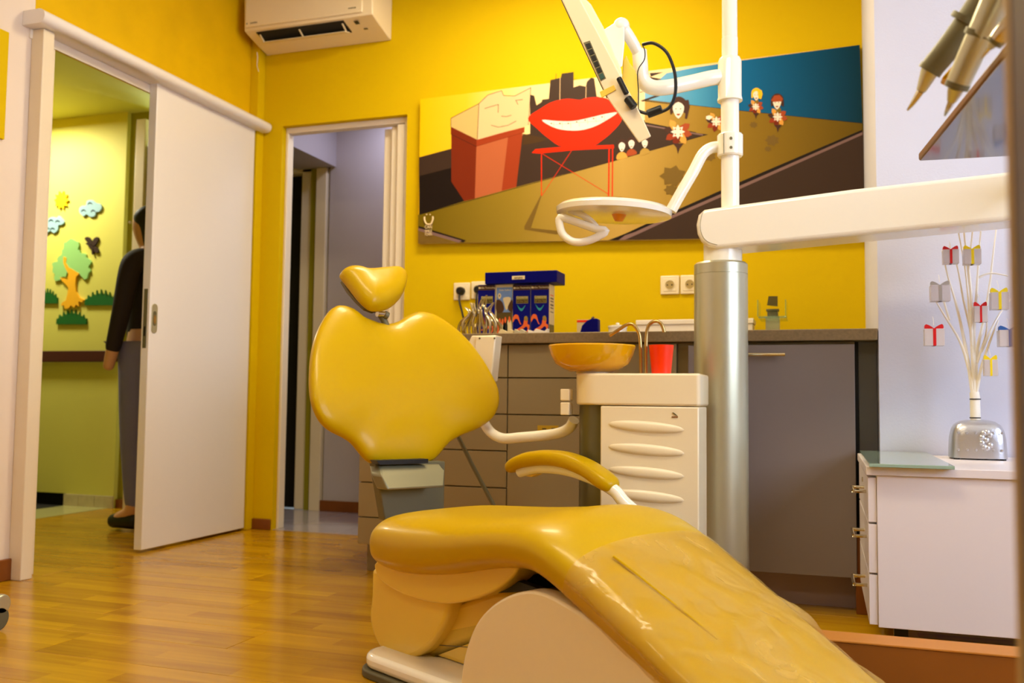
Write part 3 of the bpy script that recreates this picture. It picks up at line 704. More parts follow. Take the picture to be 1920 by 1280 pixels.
def flower(cx, cy, r, stem=True):
    cols = [RST, GLD, POTD, DRD, HAIR, GLD, OLI, RST]
    for k in range(8):
        t = 2*math.pi*k/8+.2; c, s = math.cos(t), math.sin(t)
        AP([(cx+r*.3*c-r*.26*s, cy+r*.3*s+r*.26*c), (cx+r*.75*c-r*.22*s, cy+r*.75*s+r*.22*c), (cx+r*c, cy+r*s), (cx+r*.75*c+r*.22*s, cy+r*.75*s-r*.22*c), (cx+r*.3*c+r*.26*s, cy+r*.3*s-r*.26*c)], cols[k])
    for k in range(8):
        t = 2*math.pi*k/8; c, s = math.cos(t), math.sin(t)
        AP([(cx+r*.5*c, cy+r*.5*s), (cx+r*.28*c-r*.12*s, cy+r*.28*s+r*.12*c), (cx, cy), (cx+r*.28*c+r*.12*s, cy+r*.28*s-r*.12*c)], WHT)
    for k in range(4):
        t = 2*math.pi*k/4+.78; x, y = cx+r*.25*math.cos(t), cy+r*.25*math.sin(t); AP([(x+r*.06*math.cos(q), y+r*.06*math.sin(q)) for q in (0, 1.05, 2.1, 3.14, 4.2, 5.2)], RST)
    if stem: AP([(cx-r*.35, cy+r*.8), (cx+r*.4, cy+r*.8), (cx+r*.12, cy+r*1.15), (cx, cy+r*1.55), (cx-r*.1, cy+r*1.1)], HAIR)
def shade(cx, cy, r):
    pts = [(cx+r*(1 if k % 2 else .72)*math.cos(2*math.pi*k/14), cy+r*.8*(1 if k % 2 else .72)*math.sin(2*math.pi*k/14)) for k in range(14)]; AP(pts, SHD)
shade(1262, 330, 26); shade(1258, 356, 14); shade(1331, 293, 12); shade(1413, 234, 8); shade(1448, 263, 14); shade(1440, 279, 7)
flower(1271, 247, 27); flower(1343, 228, 20, False); flower(1417, 200, 15); flower(1458, 219, 19)
head(1272, 204, 2.6, HAIR); AP([(1283,188),(1291,187),(1293,200),(1288,222),(1284,222),(1286,205)], HAIR)
head(1418, 178, 1.5, YHR); AP([(1420,167),(1428,169),(1430,176),(1427,186),(1422,184)], YHR)
head(1457, 192, 1.9, HAIR); AP([(1446,188),(1452,179),(1462,178),(1468,185),(1466,190),(1450,191)], RST)
AP([(1324,218),(1330,216),(1337,219),(1330,225),(1324,223)], WHT)
flat('printed_scene', polys, PM, art)
# logo
lg = V((0, 0, 0)); M_logo = am('logo', 250, 222, 170)
yl = YA-.0060
lc = PY(803.5, 415, yl)
arc = [PY(x, y, yl) for x, y in ((796,406),(796,412),(799,419),(803.5,420.5),(808.5,419),(811.5,411),(811.5,405.5))]
bm = bmesh.new(); btube(bm, catmull(arc, 4), .0038, 6); finish(bm, 'logo_smile', M_logo, art)
for x in (800, 806.5):
    q = PY(x, 402, yl); prism('logo_dot', [V((q.x+.003*math.cos(t), yl, q.z+.003*math.sin(t))) for t in [k*math.pi/4 for k in range(8)]], V((0, -.0006, 0)), M_logo, art)
for s, y, sz in (('CAN', 425.5, .0225), ('SMILE', 433.2, .0180), ('TOWN', 439.3, .0175)):
    q = PY(803.2, y, yl); text('lettering', s, q, sz, M_logo, art, width=.036)

# ------------------------------------------------------------------ sockets
def socket(px_, py_, label, holes=True):
    c = PY(px_, py_, YB); t = thing('wall_socket', c, label, 'socket', 'wall sockets'); s = .040
    box('plate', (c.x-s, YB-.010, c.z-s), (c.x+s, YB, c.z+s), M_plastic, t, bevel=.004)
    bm = bmesh.new(); blathe(bm, (c.x, YB-.0135, c.z), [(.0, .009), (.017, .009), (.0195, 0), (.022, 0), (.022, .004)], 24, V((0, 1, 0)), cap=False); finish(bm, 'socket_well', M_plastic, t)
    box('insert', (c.x-.027, YB-.0118, c.z-.027), (c.x+.027, YB-.0099, c.z+.027), M_plastic, t, bevel=.001)
    lathe('socket_well_shade', (c.x, YB-.0128, c.z), [(0, 0), (.0185, 0), (.0185, .001)], mat('shaded_socket_cream', rgb(176, 150, 92), .4), t, seg=24, axis=V((0, 1, 0)))  # darker cream disc, shade of the socket well put into its colour
    for dx in (-.0095, .0095): lathe('pin_hole', (c.x+dx, YB-.0142, c.z), [(0, .0), (.003, 0), (.003, .002)], M_dark, t, seg=10, axis=V((0, 1, 0)))
    return t, c
socket(1256.5, 534.5, 'cream wall socket above the worktop, left one of the pair beside the silver column')
socket(1294, 533.5, 'cream wall socket partly hidden behind the silver column')
_, c1 = socket(867, 546.5, 'cream wall socket above the pliers with a black plug in it')
_, c2 = socket(900, 544, 'cream wall socket half hidden behind the blue tooth boxes')
def plug(c, label, cable):
    t = thing('power_plug', c, label, 'plug')
    lathe('plug_body', (c.x, YB-.045, c.z), [(0, 0), (.012, .0), (.018, .008), (.019, .033)], M_black, t, seg=20, axis=V((0, 1, 0)))
    tube('cable', catmull(cable, 5), .0045, M_black, t, seg=10)
plug(c1, 'black plug with cable in the socket above the pliers', [c1+V((0, -.035, -.01)), c1+V((.004, -.045, -.05)), c1+V((.02, -.05, -.10)), c1+V((.035, -.05, -.17)), V((c1.x+.038, YB-.05, zw+.006))])
plug(c2, 'black plug in the socket half hidden by the blue tooth boxes', [c2+V((0, -.035, -.01)), c2+V((.0, -.045, -.06)), c2+V((.01, -.05, -.17)), V((c2.x+.02, YB-.05, zw+.005))])

# ------------------------------------------------------------------ things on the worktop
Yb = 3.42
def wx(px_, Y=Yb, py_=600): return PY(px_, py_, Y).x
def wz(py_, Y=Yb, px_=950): return PY(px_, py_, Y).z
M_sea = mat('sea_blue_print', rgb(6, 10, 110), .4, spec=.15, var=.25, vscale=40); M_cardside = mat('cream_card', rgb(226, 206, 156), .5)
M_brownband = mat('brown_print', rgb(74, 42, 12), .45); M_olprint = mat('olive_print', rgb(150, 140, 50), .45); M_or = mat('orange_print', rgb(230, 100, 40), .45)
M_teal = mat('teal_print', rgb(40, 150, 150), .45)
def toybox(xa_, xb_, top_px, label, dep=.075):
    x0, x1 = wx(xa_), wx(xb_); zt_ = wz(top_px, px_=xa_)
    t = thing('toothbrush_box', ((x0+x1)/2, Yb+dep/2, zw), label, 'box', 'blue boxes on the worktop')
    bm = bmesh.new(); bbox(bm, (x0+.0008, Yb, zw), (x1-.0008, Yb+dep, zt_)); 
    for f in bm.faces:
        if abs(f.calc_center_median().x-(x1-.0008)) < 1e-4: f.material_index = 1
    finish(bm, 'carton', [M_sea, M_cardside], t, smooth=0)
    W = x1-x0; H = zt_-zw; y = Yb-.0006
    def R(u0, u1, v0, v1, m, nm='print_block', d=0): return box(nm, (x0+W*u0, y-d, zw+H*v0), (x0+W*u1, Yb-.0001, zw+H*v1), m, t)
    R(.02, .98, .90, .985, M_brownband, 'title_band')
    text('lettering', 'Ortho Technology', V((x0+W*.54, y-.0008, zw+H*.942)), W*.135, M_cardside, t)
    prism('logo_disc', [V((x0+W*.1+W*.05*math.cos(q), y-.0006, zw+H*.942+W*.05*math.sin(q))) for q in [k*math.pi/5 for k in range(10)]], V((0, .0005, 0)), M_cardside, t)
    R(.2, .86, .66, .79, M_olprint, 'title_panel'); R(.22, .84, .67, .73, M_brownband, 'title_panel', .0004)
    text('lettering', 'Creatures', V((x0+W*.53, y-.001, zw+H*.77)), W*.16, M_cardside, t)
    text('lettering', 'of the Sea', V((x0+W*.53, y-.001, zw+H*.70)), W*.15, M_olprint, t)
    def blob(pts, m, nm): prism(nm, catmull([V((x0+W*u, y-.0006, zw+H*v)) for u, v in pts], 3, True), V((0, .0005, 0)), m, t, smooth=0)
    blob([(.25, .64), (.4, .58), (.55, .57), (.72, .63), (.6, .55), (.5, .52), (.38, .55)], M_teal, 'turtle')
    blob([(.02, .40), (.15, .46), (.32, .44), (.42, .33), (.5, .28), (.42, .29), (.3, .37), (.15, .38), (.03, .32)], M_or, 'swimmer')
    blob([(.66, .37), (.78, .41), (.86, .35), (.84, .29), (.96, .26), (.92, .18), (.8, .12), (.78, .14), (.86, .2), (.76, .24), (.5, .18), (.2, .18), (.45, .23), (.6, .28)], M_or, 'swimmer')
    blob([(.66, .41), (.78, .43), (.86, .38), (.8, .34), (.68, .35)], M_olprint, 'swimmer_hair')
    blob([(.38, .10), (.5, .13), (.6, .10), (.5, .07)], M_olprint, 'fish'); blob([(.75, .1), (.85, .12), (.95, .09), (.85, .07)], M_cardside, 'fish')
    return t, x1, H
toybox(895.5, 928, 534, 'blue sea print carton behind the pliers, left of the photo card')
toybox(961, 994.5, 534, 'blue sea print carton right of the photo card')
t3, xs_, H3 = toybox(995, 1029.5, 533, 'blue sea print carton with cream side, rightmost of the row')
for k, (v0, v1) in enumerate(((.80, .82), (.74, .765), (.69, .71), (.62, .65), (.57, .59), (.5, .515))):
    box('side_print', (xs_-.0007, Yb+.02, zw+H3*v0), (xs_-.0002, Yb+.06, zw+H3*v1), M_brownband if k else M_or, t3)
box('side_panel', (xs_-.0007, Yb+.004, zw+.005), (xs_-.0001, Yb+.071, zw+H3*.28), M_bracket, t3)
# photo card
x0, x1 = wx(928.5), wx(960.5); W = x1-x0; z1_ = wz(533); H = z1_-zw
pcard = thing('photo_brochure', ((x0+x1)/2, Yb+.01, zw), 'upright brochure with a family photo between the blue cartons', 'brochure')
box('card', (x0, Yb+.004, zw), (x1, Yb+.03, z1_), M_cardside, pcard)
def blob2(pts, m, nm, d=0): prism(nm, catmull([V((x0+W*u, Yb+.0032-d, zw+H*v)) for u, v in pts], 3, True), V((0, .0006, 0)), m, pcard, smooth=0)
box('photo_sky', (x0+W*.05, Yb+.0033, zw+H*.5), (x1-W*.02, Yb+.0039, z1_-H*.05), mat('photo_blue', rgb(110, 140, 190), .4, var=.3, vscale=30), pcard)
box('photo_field', (x0+W*.05, Yb+.0033, zw+H*.03), (x1-W*.02, Yb+.0039, zw+H*.5), mat('photo_green', rgb(84, 66, 22), .4, var=.3, vscale=60), pcard)
blob2([(.45, .76), (.88, .76), (.75, .6), (.62, .54), (.5, .66)], M_cardside, 'photo_light')
blob2([(.05, .72), (.35, .7), (.5, .58), (.4, .5), (.06, .5)], M_brownband, 'photo_tree', .0004); blob2([(.98, .72), (.8, .66), (.72, .56), (.98, .5)], M_brownband, 'photo_tree', .0004)
for u, v, m in ((.25, .34, M_or), (.42, .33, M_cardside), (.58, .36, M_dark), (.82, .37, M_cardside)):
    blob2([(u-.13, .06), (u-.12, v-.05), (u, v), (u+.12, v-.05), (u+.13, .06)], m, 'photo_person', .0008)
    blob2([(u-.06, v), (u, v+.06), (u+.07, v), (u, v-.06)], M_or, 'photo_face', .0012)
blob2([(.12, .8), (.22, .85), (.33, .8), (.22, .74)], M_cardside, 'photo_daisy', .001); blob2([(.19, .8), (.22, .82), (.26, .8), (.22, .78)], M_brownband, 'photo_daisy_centre', .0014)
text('lettering', 'Smile Gallery', V((x0+W*.55, Yb+.0026, zw+H*.90)), W*.13, M_cardside, pcard)
# long blue box on top
x0 = PY(909, 533, Yb-.02).x; x1 = PY(1044, 533, Yb-.02).x; zb_ = wz(533); zt_ = PY(975, 508.5, Yb-.02).z
bb = thing('blue_box', ((x0+x1)/2, Yb+.03, zb_), 'long dark blue box lying on top of the sea print cartons', 'box')
bm = bmesh.new(); bbox(bm, (x0, Yb-.02, zb_+.001), (x1, Yb+.10, zt_)); finish(bm, 'carton', M_blue, bb, bevel=.002)
s0 = PY(960, 524, Yb-.021); s1 = PY(984, 516.5, Yb-.021)
box('sticker', (s0.x, Yb-.0215, s0.z), (s1.x, Yb-.0202, s1.z), M_cardside, bb)
text('lettering', 'opal gloss', V(((s0.x+s1.x)/2, Yb-.0222, (s0.z+s1.z)/2)), .009, M_brownband, bb)
# pliers: eight standing on a rack
rk = thing('pliers_rack', (wx(897, 3.28), 3.3, zw), 'low wire rack holding the dental pliers on the worktop', 'rack')
xr0, xr1 = wx(862, 3.3), wx(930, 3.3)
tube('rack_rail', [V((xr0, 3.3, zw+.05)), V((xr1, 3.3, zw+.05))], .003, M_steel, rk)
for x in (xr0, xr1): tube('rack_leg', [V((x, 3.3, zw+.05)), V((x, 3.3, zw+.003))], .003, M_steel, rk)
box('rack_base', (xr0-.01, 3.24, zw), (xr1+.01, 3.34, zw+.0035), M_steel, rk)
pl_pos = [868, 877, 886, 895, 904, 913, 922, 930]
words = ['leftmost', 'second', 'third', 'fourth', 'fifth', 'sixth', 'seventh', 'rightmost']
for k, px_ in enumerate(pl_pos):
    x = wx(px_, 3.26, 600); tilt = (k-3.5)*.006
    t = thing('dental_pliers', (x, 3.27, zw), '%s of the eight steel dental pliers on the worktop rack, counted from the left' % words[k], 'pliers', 'steel pliers on the rack')
    xc_ = wx(899, 3.26, 600); xt = xc_+(x-xc_)*.62; jz = zw+.085+.010*(k % 2)+(.02 if k in (4, 5) else 0)
    yo = 3.255+.012*(k % 2)
    for s in (-1, 1):
        path = catmull([V((x+s*.004, yo+s*.004, zw+.004)), V((x+(x-xc_)*.10+s*.007, yo+s*.004, zw+.03)), V((x+s*.005, yo, zw+.06)), V((xt+s*.002, yo, jz))], 5)
        tube('handle', path, [.0034+.0024*math.sin(math.pi*i/(len(path)-1)) for i in range(len(path))], M_steel, t, seg=8)
        tube('jaw', catmull([V((xt, yo, jz)), V((xt+s*.0045-(x-xc_)*.05, yo, jz+.014)), V((xt+s*.002+(x-xc_)*.2, yo, jz+.030+(k % 3)*.008))], 4), [.0048, .0014], M_steel, t, seg=8)
    lathe('pivot', (xt, yo-.005, jz), [(0, 0), (.0042, 0), (.0042, .010), (0, .010)], M_steel, t, seg=14, axis=V((0, 1, 0)))
# loose papers at the front
for k, (xa_, xb_, m) in enumerate(((935, 962, 'red and white card lying before the family brochure'), (965, 985, 'striped paper strip lying before the blue cartons'), (990, 1026, 'white torn paper wrapper lying before the rightmost blue carton'))):
    x0, x1 = wx(xa_, 3.2), wx(xb_, 3.2); n = 7; z = zw
    pts = [V((x0, 3.2, z))]+[V((x0+(x1-x0)*i/n, 3.2, z+.016+.010*((i*7+k*3) % 4)/3)) for i in range(n+1)]+[V((x1, 3.2, z))]
    tag(prism('paper_wrapper', pts, V((0, .03, .0)), [M_cardside, mat('striped_paper', rgb(190, 180, 150), .6, var=.5, vscale=200), mat('white_paper', rgb(238, 230, 215), .6)][k], smooth=0), m, 'paper')
# small white box with red stripe and blue dispenser
Yc = 3.35
x0, x1 = wx(1077, Yc), wx(1100, Yc)
t = thing('medicine_box', (x0, Yc+.05, zw), 'small white box with red stripe behind the blue dispenser', 'box')
box('carton', (x0, Yc+.04, zw), (x1, Yc+.09, wz(599, Yc+.04, 1085)), M_cardside, t)
box('red_stripe', (x0-.0005, Yc+.0392, wz(604, Yc+.04, 1085)), (x1, Yc+.0399, wz(600, Yc+.04, 1085)), M_red, t)
t = thing('blue_dispenser', (wx(1106, Yc), Yc, zw), 'dark blue quarter round dispenser on the worktop', 'dispenser')
pts = [(1084.5, 622), (1091, 610), (1100, 601), (1109, 597), (1119, 596.5), (1121, 599), (1121.5, 622)]
prism('dispenser_body', [PY(x, y, Yc) if y < 620 else V((PY(x, 610, Yc).x, Yc, zw)) for x, y in pts], V((0, .04, 0)), M_blue, t, bevel=.003)
tube('steel_tip', [PY(1109, 597, Yc+.01), PY(1114, 593.5, Yc+.01)], .004, M_steel, t)
t = thing('white_jar', (wx(1162, Yc), Yc+.03, zw), 'small white lidded jar left of the long white box', 'jar')
jx = wx(1155, Yc); jr = .036; zj = wz(609, Yc, 1155)
lathe('jar_body', (jx, Yc+.03, zw), [(0, 0), (jr*.94, 0), (jr*.94, zj-zw-.008), (0, zj-zw-.008)], M_white, t)
lathe('lid', (jx, Yc+.03, zj-.0079), [(0, 0), (jr, 0), (jr, .006), (jr*.5, .010), (0, .011)], M_white, t); lathe('knob', (jx, Yc+.03, zj+.003), [(0, 0), (.006, 0), (.007, .006), (0, .009)], M_white, t, seg=16)
x0 = wx(1192, 3.7, 605); t = thing('white_tray_box', (x0+.2, 3.76, zw), 'long low white lidded box against the back wall beside the column', 'box')
zt_ = wz(599, 3.7, 1250); box('tray_base', (x0+.004, 3.704, zw), (x0+.46, 3.82, zt_-.02), M_pvc, t, bevel=.003); box('tray_lid', (x0, 3.70, zt_-.02), (x0+.464, 3.824, zt_), M_pvc, t, bevel=.003)
x0 = wx(1164, 3.14, 618); tag(box('white_card', (x0, 3.12, zw), (x0+.075, 3.17, zw+.0035), M_pvc, bevel=.001), 'flat white card at the front edge of the worktop', 'card')
# sink and tap
sk = thing('wash_basin', (wx(1460, 3.45, 610), 3.48, zw), 'white oval wash basin set in the worktop right of the column', 'sink')
bm = bmesh.new(); cxs = wx(1455, 3.45, 610)
for k, (sc, h) in enumerate(((1, .0), (1, .008), (.97, .012), (.92, .008), (.85, -.0), (.5, .001), (.01, .001))):
    pass
segs = 40; rings = []
for sc, h in ((1, 0), (1.0, .007), (.97, .011), (.92, .008), (.86, .002), (.3, .001)):
    rings.append([bm.verts.new((cxs+.185*sc*math.cos(2*math.pi*i/segs), 3.47+.17*sc*math.sin(2*math.pi*i/segs), zw+h)) for i in range(segs)])
for A, B in zip(rings[:-1], rings[1:]):
    for i in range(segs): bm.faces.new((A[i], A[(i+1) % segs], B[(i+1) % segs], B[i]))
bm.faces.new(rings[-1]); finish(bm, 'basin_rim', M_white, sk)
tp = thing('glass_tap', (wx(1449, 3.72, 600), 3.74, zw), 'square tap with green glass spout behind the wash basin', 'tap')
tx = wx(1449, 3.74, 600); z0 = wz(596, 3.7, 1449); z1_ = wz(592, 3.7, 1449)
box('tap_body', (tx-.026, 3.72, zw), (tx+.026, 3.77, z0+.002), M_alu, tp, bevel=.003)
box('glass_spout', (wx(1422, 3.6), 3.60, wz(596, 3.6, 1449)), (wx(1475, 3.6), 3.76, wz(592.5, 3.6, 1449)), M_glass, tp, bevel=.001)
for x in (1422.5, 1474): 
    q = wx(x, 3.66); box('glass_side', (q-.002, 3.61, z0), (q+.002, 3.76, z0+.062), M_glass, tp)
box('tap_lever', (tx-.024, 3.725, z0+.03), (tx+.024, 3.765, z0+.038), M_bracket, tp, bevel=.001)
prism('tap_handle', [PY(1438, 572, 3.71), PY(1458, 574, 3.71), PY(1458, 555, 3.71), PY(1441, 555, 3.71)], V((0, .012, .0)), mat('smoked_glass', rgb(90, 80, 40), .2), tp)
box('tap_neck', (tx-.02, 3.73, z0+.0025), (tx+.02, 3.76, z0+.03), M_bracket, tp)

# ------------------------------------------------------------------ dental column
YC = 2.72
cc = PY(1352, 700, YC); RC = .0765
zct = PY(1352, 486, YC-RC).z
col = thing('dental_column', (cc.x, YC, 0), 'tall silver equipment column with white pole, standing before the grey cupboard', 'column')
lathe('column_tube', (cc.x, YC, 0), [(0, 0), (RC+.02, 0), (RC+.02, .02), (RC, .03), (RC, zct-.036), (RC-.0015, zct-.0355), (RC-.0015, zct-.0345), (RC, zct-.034), (RC, zct-.006), (RC-.006, zct), (0, zct)], M_alu, col, seg=48)
pcx = PY(1369, 300, YC); 
lathe('column_neck', (cc.x+.006, YC, zct), [(0, 0), (.055, 0), (.055, .07), (0, .07)], M_white, col)
zc1, zc0 = PY(1365, 110, YC).z, PY(1366, 190, YC).z
zk1, zk0 = PY(1369, 252, YC).z, PY(1369, 294, YC).z
zpb = zct+.03
def poleprof(*s): return list(s)
lathe('pole', (pcx.x, YC, 0), [(0, zpb), (.026, zpb), (.026, zc0), (.0232, zc0+.001), (.0232, zc1+.06), (.0222, zc1+.061), (.0222, HC-.02), (0, HC-.02)], M_white, col)
lathe('collar', (pcx.x, YC, zk0), [(0, 0), (.034, 0), (.037, .004), (.037, zk1-zk0-.004), (.034, zk1-zk0), (0, zk1-zk0)], M_white, col)
for z in (.018, .045): lathe('screw', (pcx.x+.006, YC-.0385, zk0+z), [(0, 0), (.0042, 0), (.0042, .003)], M_bracket, col, seg=12, axis=V((0, 1, 0)))
box('collar_seam', (pcx.x-.0155, YC-.0375, zk0+.002), (pcx.x-.014, YC-.02, zk1-.002), M_bracket, col)

# operating light
ol = thing('operating_light', PY(1160, 400, 2.62), 'round flat white operating light with loop handle hanging from the pole', 'lamp')
La = [PY(1348, 275, YC), PY(1332, 278, 2.71), PY(1317, 290, 2.70), PY(1300, 322, 2.69), PY(1280, 356, 2.68), PY(1258, 395, 2.67)]
tube('arm', catmull(La, 5), .0168, M_white, ol, seg=18)
oc = PY(1151, 397, 2.62)
tl = V((PY(1255, 409, 2.62)-PY(1047, 396, 2.62))); ax = V((.06, -.02, 1)).normalized()
Rl = (PY(1256, 405, 2.62)-PY(1046, 400, 2.62)).length/2
lathe('lamp_rim', oc, [(Rl-.012, -.012), (Rl, -.010), (Rl+.002, .004), (Rl-.01, .014), (Rl*.6, .024), (0, .028)], M_white, ol, seg=56, axis=ax)
lathe('lamp_underside', oc, [(Rl-.011, -.011), (Rl*.75, -.006), (Rl*.4, -.003), (0, -.002)], mat('lamp_reflector', rgb(226, 190, 110), .2, coat=.3), ol, seg=56, axis=ax, cap=False)
lathe('lamp_bulb_guard', oc+V((.02, -.02, -.012)), [(0, -.022), (.012, -.020), (.022, .0), (.022, .008)], mat('orange_guard', rgb(240, 150, 20), .3), ol, seg=20, axis=ax)
for dx, dy in ((.04, .03), (.07, .0), (.05, -.05), (.09, .03)): lathe('screw', oc+V((dx, dy, -.008)), [(0, -.003), (.004, -.003), (.004, .002)], M_bracket, ol, seg=10)
hl = [(1050, 408), (1050, 425), (1056, 440), (1070, 451), (1086, 454), (1103, 451), (1120, 444), (1136, 433), (1118, 429), (1095, 421), (1072, 413)]
bm = bmesh.new(); btube(bm, catmull([PY(x, y, 2.535) for x, y in hl], 4, True), .0115, 12, closed=True); finish(bm, 'handle', M_white, ol)
tube('handle_stem', catmull([PY(1068, 395, 2.56), PY(1090, 402, 2.54), PY(1108, 414, 2.54), PY(1122, 430, 2.54)], 4), .009, M_white, ol)
lathe('knob', oc+ax*.026+V((0, 0, 0)), [(0, 0), (.005, 0), (.005, .008), (0, .01)], M_white, ol, seg=12, axis=ax)

# monitor on its arm
mo = thing('monitor', PY(1160, 150, 2.5), 'cream flat monitor seen edge on at the top, on a white swivel arm', 'monitor')
YM = 2.45
bez = [(1042, -24), (1139, 184), (1198, 268), (1221, 256), (1202, 215), (1163, 140), (1089, 0), (1072, -30)]
dv = (ray(1120, 100)).normalized()*.34
prism('monitor_case', [PY(x, y, YM) for x, y in bez], dv, M_plastic, mo, bevel=.003)
prism('screen', [PY(x, y, YM+.004) for x, y in ((1040.5, -24), (1137.5, 184.5), (1139, 184), (1042, -24))], dv*.96, M_black, mo)
bs = [(1094, 80), (1106, 76), (1136, 146.5), (1126, 152)]
prism('button_strip', [PY(x, y, YM-.0015) for x, y in bs], V((0, .0014, 0)), M_bracket, mo)
for k in range(6):
    u0 = .05+k*.16; u1 = u0+.12
    def lp(u, v):
        L0 = V((1094, 80)).lerp(V((1126, 152)), u); L1 = V((1106, 76)).lerp(V((1136, 146.5)), u); q = L0.lerp(L1, v); return PY(q.x, q.y, YM-.003)
    o = prism('button', [lp(u0, .15), lp(u0, .85), lp(u1, .85), lp(u1, .15)], V((0, .0014, 0)), M_black if k < 5 else mat('teal_button', rgb(40, 80, 70), .4), mo)
prism('clip_band', [PY(x, y, YM-.003) for x, y in ((1124, 172), (1151, 159), (1155, 168), (1128, 183))], V((0, .004, 0)), M_shell, mo, bevel=.0008)
prism('rear_housing', [PY(x, y, YM+.06) for x, y in ((1080, -20), (1108, 8), (1131, 50), (1165, 130), (1166, 144), (1150, 150), (1120, 90))], dv*.5, M_plastic, mo, bevel=.004)
prism('mount_bracket', [PY(x, y, YM+.08) for x, y in ((1130, 57), (1159, 39), (1171, 52), (1171, 80), (1167, 125), (1157, 129))], dv*.22, M_white, mo, bevel=.004)
bj = PY(1165, 49, YM+.10)
lathe('ball_joint', bj-V((0, 0, .024)), [(0, 0)]+[(.024*math.sin(math.pi*k/10), .024-.024*math.cos(math.pi*k/10)) for k in range(1, 10)]+[(0, .048)], M_white, mo, seg=24)
tube('upper_link', catmull([PY(1168, 52, YM+.10), PY(1183, 74, YM+.12), PY(1200, 106, YM+.15)], 4), [.017, .016], M_white, mo, seg=18)
ma = [PY(1199, 96, 2.60), PY(1201, 122, 2.60), PY(1203, 144, 2.61), PY(1213, 159, 2.62), PY(1232, 165, 2.63), PY(1262, 162, 2.65), PY(1300, 154, 2.68), PY(1335, 146, 2.70), PY(1356, 144, YC)]
tube('swivel_arm', catmull(ma, 5), [.0215, .0225], M_white, mo, seg=20)
lathe('arm_collar', (pcx.x, YC, zc0), [(.0265, 0), (.036, .0), (.036, .006), (.034, .012), (.034, zc1-zc0-.01), (.030, zc1-zc0), (.0235, zc1-zc0)], M_white, mo)
prism('cable_holder', [PY(x, y, 2.56) for x, y in ((1168,113),(1174,103),(1180,117),(1190,130),(1197,150),(1196,190),(1190,199),(1178,182),(1166,148))], V((0, .02, 0)), M_shell, mo, bevel=.003)
loop = [(1204,84),(1225,81),(1249,97),(1263,128),(1267,158),(1264,184),(1253,203),(1233,211),(1215,213),(1198,208),(1189,201)]
tube('video_cable', catmull([PY(x, y, 2.585+.0*k) for k, (x, y) in enumerate(loop)], 5), .0048, M_black, mo, seg=10)
tube('cable_ferrite', [PY(1214, 214, 2.584), PY(1241, 204, 2.584)], .0125, M_black, mo, seg=12, bevel=.002)
tube('cable_plug', [PY(1176, 184, 2.437), PY(1189, 201, 2.437)], .0115, M_black, mo, seg=12, bevel=.002)
tube('cable_plug', [PY(1160, 146, 2.437), PY(1175, 176, 2.437)], .0075, M_black, mo, seg=12, bevel=.002)
tube('thin_cord', catmull([PY(x, y, 2.555) for x, y in ((1204,84),(1209,95),(1208,112),(1196,133),(1197,170),(1197,205))], 5), .0016, M_black, mo, seg=8)

# delivery arm
YQ = 2.655
da = thing('delivery_arm', PY(1345, 430, YQ), 'broad glossy white arm reaching right from the top of the silver column', 'arm')
outl = [(1910,319),(1600,353.5),(1338,389),(1320,392),(1309,402),(1305,420),(1307,438),(1314,452),(1328,462),(1345,466),(1600,441),(1960,406),(1990,403),(1990,310)]
prism('arm_beam', [PY(x, y, YQ) for x, y in outl], V((0, .145, -.0)), M_white, da, bevel=.012, bseg=4, smooth=50)
ar = [(1317,398),(1313,420),(1316,440),(1327,453),(1345,459)]
tube('seam_line', catmull([PY(x, y, YQ-.0002) for x, y in ar], 5), .0006, M_bracket, da, seg=6)
# instrument tray
HT = CAMH+.47
ty = [PZ(1722, 302, HT), PZ(1888, 100, HT), PZ(1992, 60, HT), PZ(1925, 291, HT)]
tr_ = thing('instrument_tray', (ty[0]+ty[2])/2, 'blurred brown instrument tray with dark glossy underside at the top right', 'tray')
prism('tray_plate', ty, V((0, 0, .016)), mat('brown_tray_edge', rgb(120, 84, 50), .4), tr_, bevel=.004)
cen = (ty[0]+ty[1]+ty[2]+ty[3])/4
prism('tray_underside', [q.lerp(cen, .03)-V((0, 0, .0006)) for q in ty], V((0, 0, -.001)), mat('dark_mirror_plastic', rgb(56, 44, 46), .06, coat=1), tr_)
prism('tray_pad', [q.lerp(cen, .10)+V((0, 0, .0165)) for q in ty], V((0, 0, .004)), M_wood, tr_)
# tray carrier down to the arm
tube('tray_post', [V((cen.x+.12, cen.y+.2, HT+.0)), V((cen.x+.12, cen.y+.2, HT-.06)), PY(1985, 350, YQ)+V((.0, .05, .04))], .03, M_white, da, seg=20)
def handpiece(pts, rad, Y, label, mm):
    t = thing('handpiece', PY(pts[0][0], pts[0][1], Y[0]), label, 'dental handpiece', 'handpieces above the tray')
    P = [PY(x, y, Y[0]+(Y[1]-Y[0])*i/(len(pts)-1)) for i, (x, y) in enumerate(pts)]
    tube('tip', catmull(P[:3], 4), [rad*.1, rad*.35], M_steel, t, seg=12)
    tube('neck', [P[2], P[2].lerp(P[3], .5), P[3]], [rad*.42, rad*.62, rad*.8], M_alu, t, seg=16)
    tube('body', catmull(P[3:], 4), [rad, rad*1.25], mm, t, seg=18)
    for f in (.0, .5):
        q = P[3].lerp(P[-1], f); d = (P[-1]-P[3]).normalized(); tube('ring', [q-d*.004, q+d*.004], rad*1.32 if f else rad*1.05, M_bracket, t, seg=18)
handpiece([(1702,206),(1712,193),(1727,170),(1745,130),(1790,75),(1850,-10),(1880,-60)], .0165, (1.50, 1.40), 'steel handpiece with a long thin tip, leftmost above the tray', M_bracket)
handpiece([(1772,216),(1777,205),(1785,188),(1795,160),(1822,100),(1850,40),(1885,-40)], .0155, (1.42, 1.30), 'pale handpiece resting its tip on the tray edge', M_alu)
